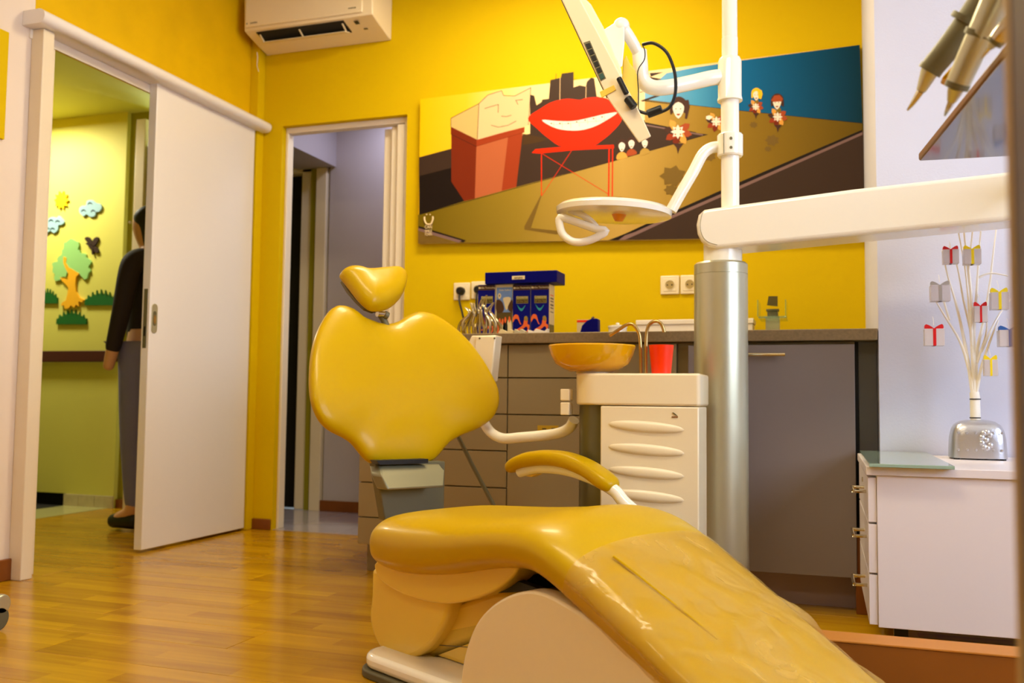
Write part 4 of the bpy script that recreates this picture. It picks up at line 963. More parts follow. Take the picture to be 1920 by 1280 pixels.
handpiece([(1840,110),(1848,100),(1858,88),(1868,76),(1890,50),(1925,15)], .010, (1.30, 1.24), 'short handpiece behind the pale one, nearest the dark post', M_steel)
hs = [PY(x, y, 1.46) for x, y in ((1765, 145), (1790, 118), (1812, 95), (1818, 120), (1800, 145), (1775, 149))]
tag(prism('instrument_holder', hs, V((0, .03, 0)), M_bowl, bevel=.004), 'orange yellow instrument holder between the first two handpieces', 'holder')
# post at the right edge, close to the camera
e0 = PY(1893, 400, .62).x
pst = thing('upright_post', (e0+.05, .58, 0), 'out of focus dark grey upright post at the right edge of the picture', 'post')
box('post_body', (e0, .55, 0), (e0+.10, .62, 2.3), mat('slate_paint', rgb(78, 70, 88), .5), pst, bevel=.004)
box('post_edge_strip', (e0-.0012, .603, 0), (e0-.0001, .6195, 2.3), mat('tan_edge_strip', rgb(160, 128, 84), .5), pst)

# ------------------------------------------------------------------ cuspidor unit
YU = 2.41
cu = thing('cuspidor_unit', (PY(1200, 900, YU).x, YU+.1, 0), 'cream cuspidor cabinet with louvred front left of the silver column', 'dental unit')
xl, xr = PY(1070, 730, YU).x, PY(1313, 730, YU).x
zt_ = PY(1200, 699.5, YU).z; zb_ = PY(1200, 760, YU).z
def rrect(x0, x1, y0, y1, rl, rr, z, n=8):
    pts = []
    for (cx_, cy_, r, a0) in ((x1-rr, y1-rr, rr, 0), (x0+rl, y1-rl, rl, math.pi/2), (x0+rl, y0+rl, rl, math.pi), (x1-rr, y0+rr, rr, 1.5*math.pi)):
        for k in range(n+1): t_ = a0+math.pi/2*k/n; pts.append(V((cx_+r*math.cos(t_), cy_+r*math.sin(t_), z)))
    return pts
prism('top_block', rrect(xl, xr, YU, YU+.19, .07, .012, zb_), V((0, 0, zt_-zb_)), M_plastic, cu, bevel=.006, smooth=30)
prism('side_column', rrect(xl+.006, xl+.15, YU+.012, YU+.18, .068, .02, .02), V((0, 0, zb_-.021)), mat('grey_green_metal', rgb(104, 96, 60), .3, metal=.4), cu, smooth=30)
x2 = PY(1125, 850, YU).x
box('front_panel', (x2, YU+.002, .02), (xr-.004, YU+.17, zb_-.002), M_plastic, cu, bevel=.004)
for yy in (800, 843, 886, 930, 972, 1014):
    c = PY(1211, yy, YU+.002); n = 26; bm = bmesh.new(); hw, hh = (PY(1283, yy, YU).x-PY(1140, yy, YU).x)/2, .0150
    rows_ = []
    for j in range(9):
        v = -1+2*j/8; row = []
        for i in range(n+1):
            u = -1+2*i/n; wdt = math.sqrt(max(0, 1-u*u)); zz = v*wdt*hh; h = .0075*math.sqrt(max(0, 1-u*u))*math.sqrt(max(0, 1-v*v))
            row.append(bm.verts.new((c.x+u*hw, YU+.0015-h, c.z+zz-.006*u)))
        rows_.append(row)
    for A, B in zip(rows_[:-1], rows_[1:]):
        for i in range(n): bm.faces.new((A[i], A[i+1], B[i+1], B[i]))
    bmesh.ops.remove_doubles(bm, verts=bm.verts[:], dist=1e-5)
    finish(bm, 'louvre', M_plastic, cu, smooth=80)
q = PY(1265, 778, YU); prism('emblem', [q+V((-.007, 0, .006)), q+V((-.003, 0, .007)), q+V((.008, 0, -.002)), q+V((.003, 0, -.001))], V((0, .002, 0)), M_bracket, cu)
box('emblem_line', (q.x-.008, YU-.0001, q.z-.006), (q.x+.008, YU+.002, q.z-.0035), M_brown, cu)
bcx = PY(1110, 668, YU+.09).x; zb0 = PY(1110, 697, YU+.0).z
RB = (PY(1190, 650, YU+.09).x-PY(1030, 650, YU+.09).x)/2*1.0
zrt = PY(1110, 645, YU).z
h = zrt-zt_
lathe('bowl', (bcx, YU+.09, zt_+.006), [(0, 0), (RB*.5, .0), (RB*.66, .008), (RB*.84, .022), (RB*.95, h*.62), (RB, h-.008), (RB*.985, h-.004), (RB*.95, h-.008), (RB*.8, .035), (RB*.4, .016), (0, .014)], M_bowl, cu, seg=48)
lathe('bowl_base', (bcx+.002, YU+.09, zt_-.001), [(0, 0), (.046, 0), (.044, .008), (0, .008)], M_plastic, cu)
tube('drain_nozzle', [PY(1064, 688, YU+.05), PY(1078, 694, YU+.05)], .0045, M_white, cu)
s1_ = [(1201.5, 702), (1201.5, 670), (1200, 635), (1196, 620), (1186, 608), (1174, 609), (1160, 618), (1143, 629)]
s2_ = [(1211.5, 702), (1211.5, 640), (1214, 616), (1221, 605), (1231, 602), (1239, 606), (1243, 614), (1245.5, 623)]
tube('bowl_spout', catmull([PY(x, y, YU+.10) for x, y in s1_], 5), .0048, M_brass, cu)
tube('cup_spout', catmull([PY(x, y, YU+.10) for x, y in s2_], 5), .0048, M_brass, cu)
for (y0, y1) in ((729, 751), (754, 778)):
    A = PY(1054, y0, YU+.05); B = PY(1068, y1, YU+.05); box('side_clip', (A.x, YU+.03, B.z), (B.x+.004, YU+.07, A.z), M_plastic, cu, bevel=.003)
cupx = PY(1240, 680, YU+.08).x
hc = PY(1240, 646, YU+.05).z-zt_
tag(lathe('drinking_cup', (cupx, YU+.08, zt_+.0005), [(0, 0), (.026, 0), (.0335, hc), (.0325, hc), (.025, .003), (0, .003)], M_red), 'red orange plastic cup on the cream cuspidor block', 'cup')
# assistant arm
aa = thing('assistant_arm', PY(1068, 805, 2.49), 'white tubular arm from the cuspidor holding a white instrument box behind the backrest', 'arm')
ta = [(1076, 787), (1068, 801), (1050, 811), (1020, 816), (975, 820), (945, 822), (925, 814), (911, 798), (900, 770), (905, 740), (912, 728)]
tube('arm_tube', catmull([PY(x, y, 2.50+.15*k/10) for k, (x, y) in enumerate(ta)], 5), .0155, M_white, aa, seg=18)
ib = [(884, 629), (930, 628), (921, 715), (914, 717), (906, 700), (880, 680), (874, 650)]
prism('instrument_box', [PY(x, y, 2.66) for x, y in ib], V((.0, .06, 0)), M_plastic, aa, bevel=.004)
prism('box_cover', [PY(x, y, 2.659) for x, y in ((893, 631), (929, 631), (921, 711), (913, 708), (890, 668))], V((0, -.004, 0)), M_plastic, aa, bevel=.002)
lathe('joint', PY(921, 728, 2.65), [(0, -.02), (.010, -.018), (.016, -.004), (.014, .012), (0, .018)], M_white, aa, seg=20)
for x, y in ((899, 634), (927, 634), (919, 707)): lathe('screw', PY(x, y, 2.653), [(0, 0), (.003, 0), (.003, .002)], M_bracket, aa, seg=8, axis=V((0, 1, 0)))
rdp = [PY(850, 800, 2.68), PY(886, 872, 2.68), PY(926, 948, 2.68)]; rdp.append(V((rdp[-1].x+.16, 2.68, .0065)))
tag(tube('suction_hose', rdp, .0065, M_bracket, seg=10), 'thin grey hose slanting down behind the chair seat', 'hose')

# ------------------------------------------------------------------ dental chair
ANG = math.radians(-28)
U = V((math.cos(ANG), math.sin(ANG), 0)); W_ = V((math.sin(ANG), -math.cos(ANG), 0)); Z = V((0, 0, 1))
C0 = V((-1.0, 1.97, 0))-W_*.23
def CH(s, w_, z): return C0+U*s+W_*w_+Z*z
def PW_(x, y, off): return PP(x, y, C0+W_*off, W_)
ch = thing('dental_chair', CH(.3, 0, 0), 'yellow leather dental chair with apple shaped backrest in the middle of the room', 'dental chair')
# base plate
def rr2(s0, s1, w0, w1, r, z, n=8):
    pts = []
    for (a, b, t0) in ((s1-r, w1-r, 0), (s0+r, w1-r, math.pi/2), (s0+r, w0+r, math.pi), (s1-r, w0+r, 1.5*math.pi)):
        for k in range(n+1): t_ = t0+math.pi/2*k/n; pts.append(CH(a+r*math.cos(t_), b+r*math.sin(t_), z))
    return pts
prism('rubber_edge', rr2(-.065, .95, -.245, .245, .07, .0), Z*.018, M_rubber, ch, bevel=.004)
prism('base_plate', rr2(-.058, .94, -.236, .236, .065, .018), Z*.034, M_white, ch, bevel=.012)
# base body
bb_ = [PW_(x, y, .13) for x, y in ((758, 1238), (800, 1205), (835, 1140), (925, 1110), (985, 1104), (1060, 1128))]
bb_ += [CH(.80, .13, .16), CH(.80, .13, .053), CH(bb_[0].dot(U)-C0.dot(U), .13, .053)]
prism('base_body', bb_, -W_*.26, M_shell, ch, bevel=.012)
tube('body_seam', [PW_(822, 1209, .1315), PW_(880, 1213, .1315)], .0008, M_bracket, ch, seg=6)
# side cover (big rounded)
scv = [PW_(x, y, .228) for x, y in ((862, 1290), (870, 1230), (891, 1172), (920, 1137), (952, 1117), (985, 1108), (1014, 1111), (1050, 1127), (1110, 1165), (1180, 1220), (1250, 1278))]
scv2 = [q for q in catmull(scv, 4) if q.z > .056]
scv2 = scv2+[V((scv2[-1].x, scv2[-1].y, .054)), V((scv2[0].x, scv2[0].y, .054))]
prism('side_cover', scv2, -W_*.045, M_plastic, ch, bevel=.008, smooth=50)
prism('side_cover', [q-W_*.456 for q in scv2], W_*.045, M_plastic, ch, bevel=.008, smooth=50)
tube('dark_hinge', [CH(.40, .12, .262), CH(.40, -.12, .262)], .03, M_black, ch)
prism('hinge_gap', [PW_(x, y, .15) for x, y in ((915, 1112), (935, 1100), (962, 1086), (1010, 1104), (1045, 1130), (1000, 1106), (960, 1110))], -W_*.02, M_black, ch)
# link cover (U shape)
lk_ = [(696,1065),(695,1115),(691.5,1152),(696,1182),(709,1212),(728,1229),(752,1237),(775,1233),(796,1220),(812,1203),(827,1179),(837,1156),(842,1130),(842,1080)]
prism('link_cover', catmull([PW_(x, y, .165) for x, y in lk_], 3)[:], -W_*.05, M_shell, ch, bevel=.012, bseg=4, smooth=50)
sh = [(708,1050),(706,1078),(722,1096),(755,1114),(795,1127),(839,1132),(878,1126),(921,1111),(950,1092),(968,1070),(960,1050),(800,1050)]
prism('seat_shell', catmull([PW_(x, y, .185) for x, y in sh], 3, True), -W_*.37, M_shell, ch, bevel=.014, bseg=4, smooth=50)
# seat + leg cushion: sections along the chair
SEC = [(-.075, .345, .265, .15), (-.068, .362, .25, .185), (-.045, .375, .236, .212), (.0, .384, .229, .226), (.08, .390, .230, .234), (.16, .395, .240, .238), (.25, .402, .256, .240), (.34, .411, .278, .240),
       (.42, .420, .294, .240), (.49, .424, .298, .239), (.55, .414, .286, .238), (.62, .382, .254, .236), (.70, .335, .210, .234), (.80, .276, .155, .232), (.92, .206, .09, .228), (1.02, .148, .035, .224), (1.10, .102, .022, .214), (1.135, .08, .022, .19), (1.15, .062, .03, .15)]
def section_curve(n=5):
    P4_ = [V((s, zt, zb)) for s, zt, zb, hw in SEC]; hw_ = [V((hw, 0, 0)) for *_, hw in SEC]
    a_ = catmull(P4_, n); b_ = catmull(hw_, n); return [(p_.x, p_.y, p_.z, q.x) for p_, q in zip(a_, b_)]
CUR = section_curve(4)
def cushion_mesh(infl=0.0, s0=None, top_only=False, seg=44, wob=None, cur=None):
    bm = bmesh.new(); rings = []; CU = [c for c in (cur or CUR) if s0 is None or c[0] >= s0]
    for i, (s, zt, zb, hw) in enumerate(CU):
        j0 = CU[max(i-1, 0)]; j1 = CU[min(i+1, len(CU)-1)]
        t_ = V((j1[0]-j0[0], (j1[1]+j1[2]-j0[1]-j0[2])/2)); t_.normalize()
        nx, nz = -t_.y*.6, 1.0; L_ = math.hypot(nx, nz); nx /= L_; nz /= L_
        if s < .45: nx, nz = 0, 1
        else:
            f = min(1, (s-.45)/.1); nx *= f; nz = math.sqrt(1-nx*nx)
        cz = (zt+zb)/2; th = (zt-zb)/2+infl; ring = []
        for k in range(seg):
            a_ = 2*math.pi*k/seg; ca, sa = math.cos(a_), math.sin(a_)
            if top_only and sa < -.55: sa_ = -.55
            e = .62
            w_ = (hw+infl)*math.copysign(abs(ca)**e, ca); v = th*math.copysign(abs(sa)**(e if sa < 0 else .55), sa)
            if sa > 0: v -= .016*(abs(w_)/hw)**2; v += -.010*max(0, 1-(w_/(hw*.75))**2)*(1 if s < .40 else max(0, 1-(s-.40)/.1))
            q = CH(s+nx*v, w_, cz+nz*v)
            if wob: q = q+wob(s, w_, sa)
            ring.append(bm.verts.new(q))
        rings.append(ring)
    for A, B in zip(rings[:-1], rings[1:]):
        for k in range(seg):
            if top_only and (1.12*math.pi < 2*math.pi*(k+.5)/seg < 1.88*math.pi): continue
            bm.faces.new((A[k], A[(k+1) % seg], B[(k+1) % seg], B[k]))
    if not top_only: bm.faces.new(rings[0]); bm.faces.new(rings[-1][::-1])
    return bm
finish(cushion_mesh(), 'seat_cushion', M_leather, ch, smooth=75, sub=1)
# plastic foot cover
def plasticmat():
    m = bpy.data.materials.new('clear_wrinkled_plastic'); m.use_nodes = True; nt = m.node_tree; n = nt.nodes; L = nt.links
    bs_ = n['Principled BSDF']; bs_.inputs['Base Color'].default_value = rgb(224, 184, 90); bs_.inputs['Roughness'].default_value = .1
    tr0 = n.new('ShaderNodeBsdfTransparent'); tr0.inputs[0].default_value = (1, .97, .9, 1); mx = n.new('ShaderNodeMixShader')
    tc = n.new('ShaderNodeTexCoord'); mp = n.new('ShaderNodeMapping'); mp.inputs['Rotation'].default_value = (0, 0, -ANG); mp.inputs['Scale'].default_value = (1, 1.6, 1); L.new(tc.outputs['Object'], mp.inputs['Vector'])
    nz = n.new('ShaderNodeTexNoise'); nz.inputs['Scale'].default_value = 9; nz.inputs['Detail'].default_value = 3; nz.inputs['Distortion'].default_value = 1.2; L.new(mp.outputs[0], nz.inputs['Vector'])
    cr = n.new('ShaderNodeValToRGB'); cr.color_ramp.elements[0].position = .38; cr.color_ramp.elements[0].color = (.16, .16, .16, 1); cr.color_ramp.elements[1].position = .74; cr.color_ramp.elements[1].color = (.55, .55, .55, 1)
    L.new(nz.outputs['Fac'], cr.inputs[0]); L.new(cr.outputs[0], mx.inputs[0])
    bp = n.new('ShaderNodeBump'); bp.inputs['Strength'].default_value = .25; bp.inputs['Distance'].default_value = .01
    n2 = n.new('ShaderNodeTexNoise'); n2.inputs['Scale'].default_value = 16; n2.inputs['Detail'].default_value = 4; n2.inputs['Distortion'].default_value = .8; L.new(mp.outputs[0], n2.inputs['Vector'])
    L.new(n2.outputs['Fac'], bp.inputs['Height']); L.new(bp.outputs['Normal'], bs_.inputs['Normal'])
    L.new(tr0.outputs[0], mx.inputs[1]); L.new(bs_.outputs[0], mx.inputs[2]); L.new(mx.outputs[0], n['Material Output'].inputs['Surface'])
    return m
from mathutils import noise as mnoise
def wob(s, w_, sa):
    f = min(1, max(0, (s-.62)/.05)); a_ = math.atan2(w_+.01, s-.80); r = math.hypot(w_, s-.80)
    g = min(1, max(0, (s-.76)/.1))
    h = .014*g*max(0, math.sin(a_*8+.8+2.2*mnoise.noise(V((s*5, w_*5, 0)))))**3*min(1, r/.05)*(.6+mnoise.noise(V((s*9, w_*9, 3))))
    h += f*.0022*abs(mnoise.noise(V((s*30, w_*55, 1))))+f*.003*max(0, mnoise.noise(V((s*11, w_*22, 5))))
    return (U*.5+Z)*max(0, h)
finish(cushion_mesh(.0025, s0=.62, top_only=True, seg=176, wob=wob, cur=section_curve(16)), 'foot_cover', plasticmat(), ch, smooth=80)['label'] = 'clear crinkled plastic foot cover'
sm_ = [(1150, 1040), (1182, 1064), (1230, 1103), (1290, 1150), (1345, 1196)]
def onleg(x, y):
    d = ray(x, y); best = None
    for k in range(400):
        t_ = 1.2+k*.003; q = EYE+d*t_; l = q-C0; s_ = l.dot(U)
        zt_ = None
        for a_, b_ in zip(SEC[:-1], SEC[1:]):
            if a_[0] <= s_ <= b_[0]: zt_ = a_[1]+(b_[1]-a_[1])*(s_-a_[0])/(b_[0]-a_[0])
        if zt_ is not None and q.z <= zt_+.004: return q
    return EYE+d*1.8
tube('cover_seam', catmull([onleg(*q)-Z*.003 for q in sm_], 4), .0030, M_leather, ch, seg=8)
# backrest
OB = CH(-.19, 0, .47); BD = (CH(-.35, 0, .87)-OB).normalized(); BN = W_.cross(BD); 
if BN.dot(U) < 0: BN = -BN
def pillow(name, outline, O, N, th_f, th_b, parent, rings_n=12, dome=.0, power=2.6, curve=None, scale=1.0, m=M_leather):
    P = catmull([PP(x, y, O, N) for x, y in outline], 3, True); n = len(P)
    c = sum(P, V((0, 0, 0)))/n
    P = [c+(q-c)*scale for q in P]
    bm = bmesh.new(); fr = []; bk = []
    ts = [1.0]+[1-(1-math.cos(math.pi/2*k/rings_n))*1.0 for k in range(1, rings_n)]
    ts = [math.cos(math.pi/2*(k/rings_n)**1.0)**.55 for k in range(rings_n)]
    for sgn, th, st in ((1, th_f, fr), (-1, th_b, bk)):
        for k, t_ in enumerate(ts):
            if sgn == -1 and k == 0: st.append(fr[0]); continue
            h = th*(1-t_**power)**(1/power) if t_ < 1 else 0
            ring = []
            for q in P:
                v = c+(q-c)*t_; bend = curve(v) if curve else V((0, 0, 0)); ring.append(bm.verts.new(v+N*sgn*(h+(dome*(1-t_*t_) if sgn > 0 else 0))+bend))
            st.append(ring)
    for st in (fr, bk):
        for A, B in zip(st[:-1], st[1:]):
            for k in range(n): bm.faces.new((A[k], A[(k+1) % n], B[(k+1) % n], B[k]))
        bm.faces.new(st[-1])
    return finish(bm, name, m, parent, smooth=80)
ob = [(640,565),(622,575),(603,601),(588,631),(578,664),(572.5,703),(571.5,736),(576,765),(591,792),(612.5,808),(642,818),(662,828),(678,844),(694.5,860),(717,868),(757,870),(803,866),(826,857),(842,838),(855,824),(875,813),(901,803),(919,788),(926.5,765),(924,739),(914,713),(898,680),(878,647),(855,618),(832,596),(812.6,583),(793,578),(773,584),(757,593),(740,597.5),(721,596.5),(701,590),(681,582),(662,568.5)]
bc = sum([PP(x, y, OB, BN) for x, y in ob], V((0, 0, 0)))/len(ob)
pillow('backrest', ob, OB, BN, .050, .030, ch, scale=.985, curve=lambda v: BN*(.55*((v-bc).dot(W_))**2-.035))
OH = CH(-.395, 0, .955); HD = (BD*.75-U*.35).normalized(); HN = W_.cross(HD)
if HN.dot(U) < 0: HN = -HN
oh = [(636,516),(641,509),(649,506.5),(658,508),(668,511),(679,511.7),(694,511.4),(714.6,509.8),(740.7,509.8),(750,512.4),(757.3,520),(760,531.7),(757.3,546),(751,558.8),(739.6,570),(725,578),(710.4,580.7),(697,579.6),(687.5,575),(673,562),(661.5,548),(652,536),(644,526.5)]
hc_ = sum([PP(x, y, OH, HN) for x, y in oh], V((0, 0, 0)))/len(oh)
hr_ = pillow('headrest', oh, OH, HN, .050, .018, ch, scale=.985, rings_n=10, curve=lambda v: HN*(.6*((v-hc_).dot(W_))**2-.006))
prism('headrest_shell', [PP(x, y, OH-HN*.028, HN) for x, y in ((640,524),(655,530),(680,556),(700,572),(716,578),(700,583),(684,577),(668,562),(652,543))], -HN*.012, M_bracket, ch, bevel=.003)
hb = [PP(700, 575, OH-HN*.035, HN), PP(712, 588, OB-BN*.02, BN), PP(722, 605, OB-BN*.02, BN), PP(735, 640, OB-BN*.02, BN)]
tube('headrest_stem', catmull(hb, 4), .010, M_bracket, ch)
k0 = PP(707, 588, OB-BN*.005, BN); k1 = PP(721, 589, OB-BN*.005, BN); k2 = PP(727, 592, OB-BN*.005, BN)
tube('headrest_knob', [k0, k1], .0085, M_steel, ch); tube('headrest_clamp', [k1, k2], .011, M_bracket, ch)
# backrest bracket
kb = C0-U*.20; KN = U
def PB(x, y, d=0): return PP(x, y, kb+U*d, KN)
prism('bracket_plate', [PB(703, 864), PB(835, 864), PB(833, 972), PB(722, 976)], -U*.03, M_bracket, ch, bevel=.004)
prism('bracket_fold', [PB(712, 872, .01), PB(826, 870, .01), PB(832, 885, .06), PB(834, 913, .075), PB(727, 919, .075), PB(716, 890, .06)], -U*.05, mat('lit_grey_green_plate', rgb(134, 128, 98), .4, metal=.3), ch, bevel=.006)  # lighter copy of the bracket metal, face shading put into the colour
prism('bracket_shadow_gap', [PB(706, 863, .03), PB(803, 860, .03), PB(803, 868, .03), PB(712, 871, .03)], -U*.03, M_black, ch)
# armrest on the far side
am_ = [(957, 878), (972, 866), (995, 858), (1030, 855), (1065, 860), (1100, 874), (1128, 893), (1152, 912)]
ap = catmull([PW_(x, y+3, -.30) for x, y in am_], 4); n_ = len(ap)
bm = bmesh.new(); rings = []
for i, q in enumerate(ap):
    t_ = (ap[min(i+1, n_-1)]-ap[max(i-1, 0)]).normalized(); nn = W_.cross(t_).normalized()
    if nn.z < 0: nn = -nn
    f = i/(n_-1); e_ = min(1, (min(f, 1-f)*9+.25))**.5; hh_ = .0215*e_*(1 if f > .3 else .75+.25*f/.3); ww = .034*e_
    ring = []
    for k in range(20):
        a_ = 2*math.pi*k/20; ca, sa = math.cos(a_), math.sin(a_)
        ring.append(bm.verts.new(q+W_*ww*math.copysign(abs(ca)**.75, ca)+nn*hh_*math.copysign(abs(sa)**.75, sa)))
    rings.append(ring)
for A, B in zip(rings[:-1], rings[1:]):
    for k in range(20): bm.faces.new((A[k], A[(k+1) % 20], B[(k+1) % 20], B[k]))
bm.faces.new(rings[0]); bm.faces.new(rings[-1])
arm_o = finish(bm, 'armrest', M_leather, ch, smooth=70)
tube('armrest_tube', catmull([PW_(975, 884, -.30), PW_(1010, 876, -.30), PW_(1060, 880, -.30), PW_(1110, 896, -.30), PW_(1150, 918, -.30), PW_(1172, 943, -.30), CH(.42, -.29, .33), CH(.43, -.16, .30)], 5), .0165, M_white, arm_o, seg=16)
prism('armrest_underside', [PW_(x, y, -.30) for x, y in ((972, 890), (990, 882), (1020, 878), (1012, 886), (996, 894))], -W_*.02, M_shell, arm_o)

# ------------------------------------------------------------------ white pedestal, glass, ornament
YP = 2.44
x0 = PY(1640, 1000, YP).x; zt_ = PY(1642, 891, YP).z; zb_ = PY(1660, 1177, YP).z; zt0 = PY(1642, 876, YP).z
pe = thing('drawer_pedestal', (x0+.25, 2.75, 0), 'white three drawer pedestal on casters at the right edge', 'cabinet')
px2 = x0+.62; ybk = YN-.012
box('carcass', (x0+.006, YP, zb_), (px2, ybk, zt_), M_cab, pe, bevel=.0015)
box('top_board', (x0-.018, YP-.008, zt_+.0005), (px2+.01, ybk, zt_+.022), M_cab, pe, bevel=.002)
zz = [zt_-.004, zb_+(zt_-zb_)*.68, zb_+(zt_-zb_)*.345, zb_+.002]
for k in range(3):
    dr = box('drawer_front', (x0-.014, YP+.004, zz[k+1]+.003), (x0+.0055, ybk-.004, zz[k]-.002), M_cab, pe, bevel=.001)
    zc = zz[k]-.045; ym = YP+.10
    tube('handle', catmull([V((x0-.014, ym, zc)), V((x0-.042, ym, zc)), V((x0-.046, ym+.006, zc)), V((x0-.046, ym+.12, zc)), V((x0-.042, ym+.126, zc)), V((x0-.014, ym+.126, zc))], 3), .0042, M_steel, dr, seg=10)
lathe('lock', (x0-.014, YP+.30, zz[0]-.03), [(.007, 0), (.007, -.003), (0, -.003)], M_steel, pe, seg=14, axis=V((1, 0, 0)))
for xx in (x0+.06, px2-.06):
    for yy in (YP+.06, ybk-.07):
        w1 = tube('caster', [V((xx-.012, yy, .026)), V((xx+.012, yy, .026))], .026, M_black, pe, seg=18)
        box('caster_fork', (xx-.016, yy-.014, .045), (xx+.016, yy+.014, zb_), M_black, w1)
zt2 = zt_+.022
gl = [PZ(1632, 864, zt2+.001), PZ(1757, 862.5, zt2+.001), PZ(1757, 874, zt2+.001), PZ(1644, 875, zt2+.001)]
gx0, gx1 = x0-.012, gl[1].x; gy0 = gl[3].y
tag(box('glass_plate', (gx0, gy0, zt2+.0005), (gx1, YN-.005, zt2+.0085), M_glasstop, bevel=.001), 'frosted green glass plate on top of the white pedestal', 'glass plate')
# ornament: silver base
YO = 2.84
oc_ = PY(1832, 868, YO); oz = zt2
k_ = YO/3.0
to = thing('silver_ornament_stand', (oc_.x, YO+.05, oz), 'embossed silver bell shaped stand on the pedestal holding the white twig tree', 'ornament')
ol_ = [(1776, 868), (1774, 845), (1778, 818), (1788, 800), (1806, 790), (1826, 786), (1846, 788), (1866, 793), (1881, 804), (1887, 825), (1891, 845), (1894, 862), (1880, 866), (1862, 870), (1800, 872)]
hw_b = (PY(1894, 860, YO).x-PY(1784, 860, YO).x)/2; cxo = (PY(1894, 860, YO).x+PY(1784, 860, YO).x)/2; hgt = PY(1826, 787, YO).z-oz
bm = bmesh.new(); rings = []
for (f, zf) in ((1.0, .04), (1.0, .06), (.985, .3), (.96, .55), (.90, .74), (.80, .87), (.62, .95), (.4, .99), (.0, 1.0)):
    ring = []
    for k in range(36):
        a_ = 2*math.pi*k/36; ca, sa = math.cos(a_), math.sin(a_)
        ring.append(bm.verts.new((cxo+hw_b*f*math.copysign(abs(ca)**.45, ca), YO+.055+.055*f*math.copysign(abs(sa)**.45, sa), oz+hgt*zf)))
    rings.append(ring)
for A, B in zip(rings[:-1], rings[1:]):
    for k in range(36): bm.faces.new((A[k], A[(k+1) % 36], B[(k+1) % 36], B[k]))
bm.faces.new(rings[0]); bmesh.ops.remove_doubles(bm, verts=bm.verts[:], dist=1e-6)
finish(bm, 'stand_body', M_silver, to, smooth=60)
for dx in (-1, 1):
    for dy in (0, 1): lathe('foot', (cxo+dx*hw_b*.8, YO+.015+.08*dy, oz), [(0, 0), (.008, 0), (.008, hgt*.05), (0, hgt*.05)], M_black, to, seg=12)
random.seed(3)
for k in range(9):
    a_ = k*.7; rr_ = .012 if k else 0
    q = V((cxo+.016+rr_*1.0*math.cos(a_), YO+.0005, oz+hgt*.5+.022*math.sin(a_)*(1 if k else 0)))
    lathe('embossed_relief', q, [(0, -.004), (.005, -.003), (.008, .0), (.008, .002)], M_silver, to, seg=12, axis=V((0, 1, 0)))
for k in range(12):
    q = V((cxo-hw_b*.75+hw_b*1.5*(k % 6)/5, YO+.001, oz+hgt*(.25 if k < 6 else .68))); lathe('embossed_dot', q, [(0, -.002), (.003, -.0015), (.004, .001)], M_silver, to, seg=8, axis=V((0, 1, 0)))
# twig tree
Yt = YO+.055
tw = thing('twig_tree', (PY(1828, 780, Yt).x, Yt, oz+hgt), 'white twig tree with hanging gift ornaments on the silver stand', 'ornament tree')
T0 = PY(1829, 783, Yt)
tube('trunk', [T0-V((0, 0, .012)), PY(1828, 745, Yt), PY(1827, 735, Yt)], [.0135, .0125], M_twig, tw)
for yy in (748, 783): q = PY(1828.5, yy, Yt); tube('binding', [q-V((0, 0, .0015)), q+V((0, 0, .0015))], .0148, M_black, tw)
br = [((1827,738),(1822,640),(1820,540),(1808,440),(1806,380)), ((1825,738),(1816,690),(1800,640),(1770,590),(1752,560)), ((1824,738),(1812,660),(1800,600),(1790,560),(1778,520),(1766,470)),
      ((1829,738),(1832,660),(1845,600),(1855,540),(1862,480),(1868,430)), ((1830,738),(1840,690),(1856,640),(1872,600)), ((1828,735),(1826,620),(1832,540),(1836,470),(1842,400)), ((1820,620),(1806,560),(1795,500),(1780,460)),
      ((1832,680),(1848,630),(1850,600),(1845,575)), ((1826,700),(1818,600),(1812,520),(1800,450),(1790,400)), ((1780,600),(1768,560),(1758,545)), ((1840,660),(1862,610),(1880,580),(1896,560)), ((1822,560),(1815,500),(1822,450),(1826,395)), ((1835,520),(1858,512),(1890,517))]
for k, pts in enumerate(br):
    P = [PY(x, y, Yt+((k*37) % 7-3)*.012*(i/(len(pts)-1))) for i, (x, y) in enumerate(pts)]
    tube('twig', catmull(P, 4), [.0055 if k < 6 else .0035, .0016], M_twig, tw, seg=8)
gifts = [(1782, 478, 'red', 24, 30), (1822, 478, 'yellow', 26, 32), (1762, 546, 'silver', 30, 34), (1873, 560, 'yellow', 26, 36), (1838, 585, 'red', 20, 34), (1751, 628, 'red', 30, 36), (1892, 630, 'blue', 32, 34), (1857, 685, 'yellow', 20, 34)]
where = ['highest red ribboned gift ornament on the twig tree', 'highest yellow ribboned gift ornament on the twig tree', 'silver bowed gift ornament left on the twig tree', 'yellow bowed gift ornament right of the twig trunk, middle height', 'red and white ribboned gift ornament close to the twig trunk', 'lowest red bowed gift ornament at the left of the twig tree', 'blue bowed gift ornament at the right of the twig tree', 'lowest yellow bowed gift ornament beside the twig trunk']
RIB = {'red': mat('red_ribbon', rgb(206, 20, 26), .4), 'yellow': mat('yellow_ribbon', rgb(240, 210, 20), .4), 'silver': mat('silver_ribbon', rgb(190, 190, 196), .3, metal=.6), 'blue': mat('blue_ribbon', rgb(40, 90, 160), .4)}
M_gift = mat('clear_gift_box', rgb(216, 206, 206), .15, alpha=.75)
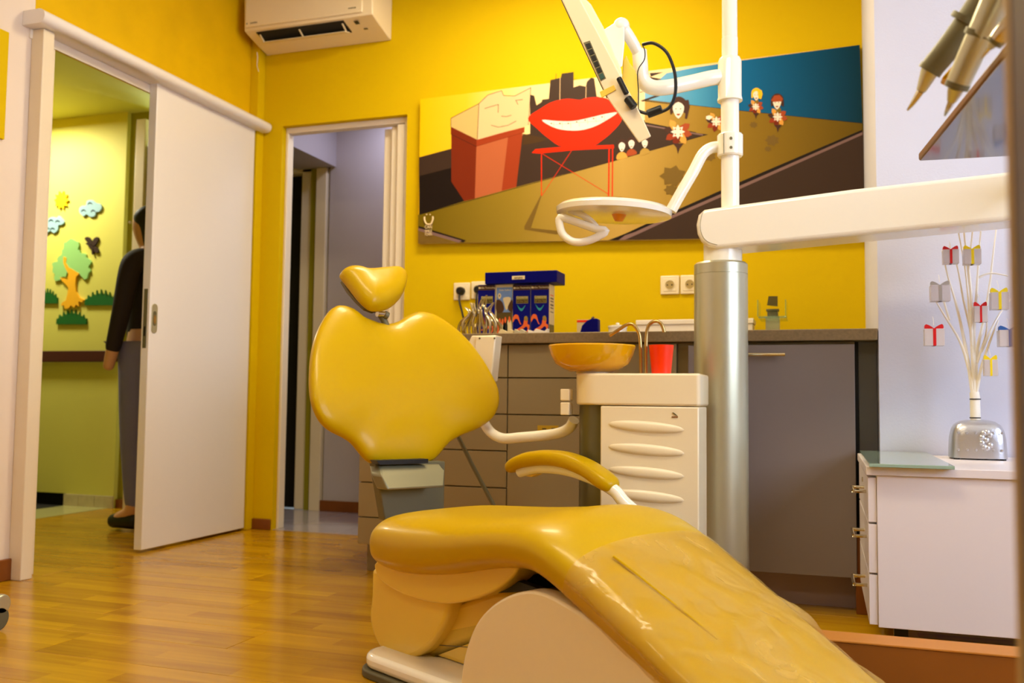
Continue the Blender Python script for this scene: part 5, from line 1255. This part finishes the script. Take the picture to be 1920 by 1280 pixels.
for k, (x, y, c_, w_, h_) in enumerate(gifts):
    Yg = Yt-.045; q = PY(x, y, Yg); s = Yg/1731*1.04; ww, hh_ = w_*s/2, h_*s/2
    t = thing('gift_ornament', (q.x, Yg, q.z-hh_), where[k], 'ornament', 'gift ornaments on the twig tree')
    box('gift_box', (q.x-ww, Yg-ww*.8, q.z-hh_), (q.x+ww, Yg+ww*.8, q.z+hh_*.55), M_gift, t, bevel=.001)
    box('ribbon', (q.x-ww*.16, Yg-ww*.82, q.z-hh_), (q.x+ww*.16, Yg+ww*.82, q.z+hh_*.57), RIB[c_], t)
    for sg in (-1, 1): prism('bow_loop', catmull([q+V((0, -ww*.3, hh_*.6)), q+V((sg*ww*.8, -ww*.3, hh_*1.0)), q+V((sg*ww*.95, -ww*.3, hh_*.6)), q+V((sg*ww*.5, -ww*.3, hh_*.5))], 3, True), V((0, ww*.6, 0)), RIB[c_], t)
    tube('hanger', [q+V((0, 0, hh_*.9)), q+V((.001, .02, hh_*1.5)), V((q.x+.002, Yt-.005, q.z+hh_*1.8))], .0006, M_twig, t, seg=6)
# low wooden step in front of the pedestal
zs = .16
sA = PZ(1560, 1199, zs); sB = PZ(1560, 1182, zs)
ws = thing('wooden_step', (.3, sA.y, 0), 'low beech step with top edge coloured as lit before the white pedestal', 'step')
xs0 = PZ(1460, 1195, zs).x; xs1 = .60
box('step_top', (xs0, sA.y, zs-.004), (xs1, sB.y, zs), M_woodl, ws, bevel=.001)  # paler beech than the front, light on the top put into its colour
box('front_board', (xs0+.002, sA.y+.002, 0), (xs1, sA.y+.022, zs-.0045), M_wood, ws, bevel=.001)
box('side_board', (xs0+.002, sA.y+.0225, 0), (xs0+.02, sB.y-.002, zs-.0045), M_wood, ws)
# grey thing at the left edge (stool caster)
q = PZ(-8, 1183, 0)
gs = thing('stool_caster', (q.x, q.y, 0), 'grey stool caster just entering the picture at the left edge', 'caster')
tube('wheel', [q+V((-.02, 0, .035)), q+V((.012, .0, .035))], .034, M_rubber, gs, seg=24, bevel=.006)
tube('wheel_cover', [q+V((-.012, .01, .07)), q+V((.012, .01, .07))], .028, M_alu, gs, seg=20, bevel=.006)
tag(gs)
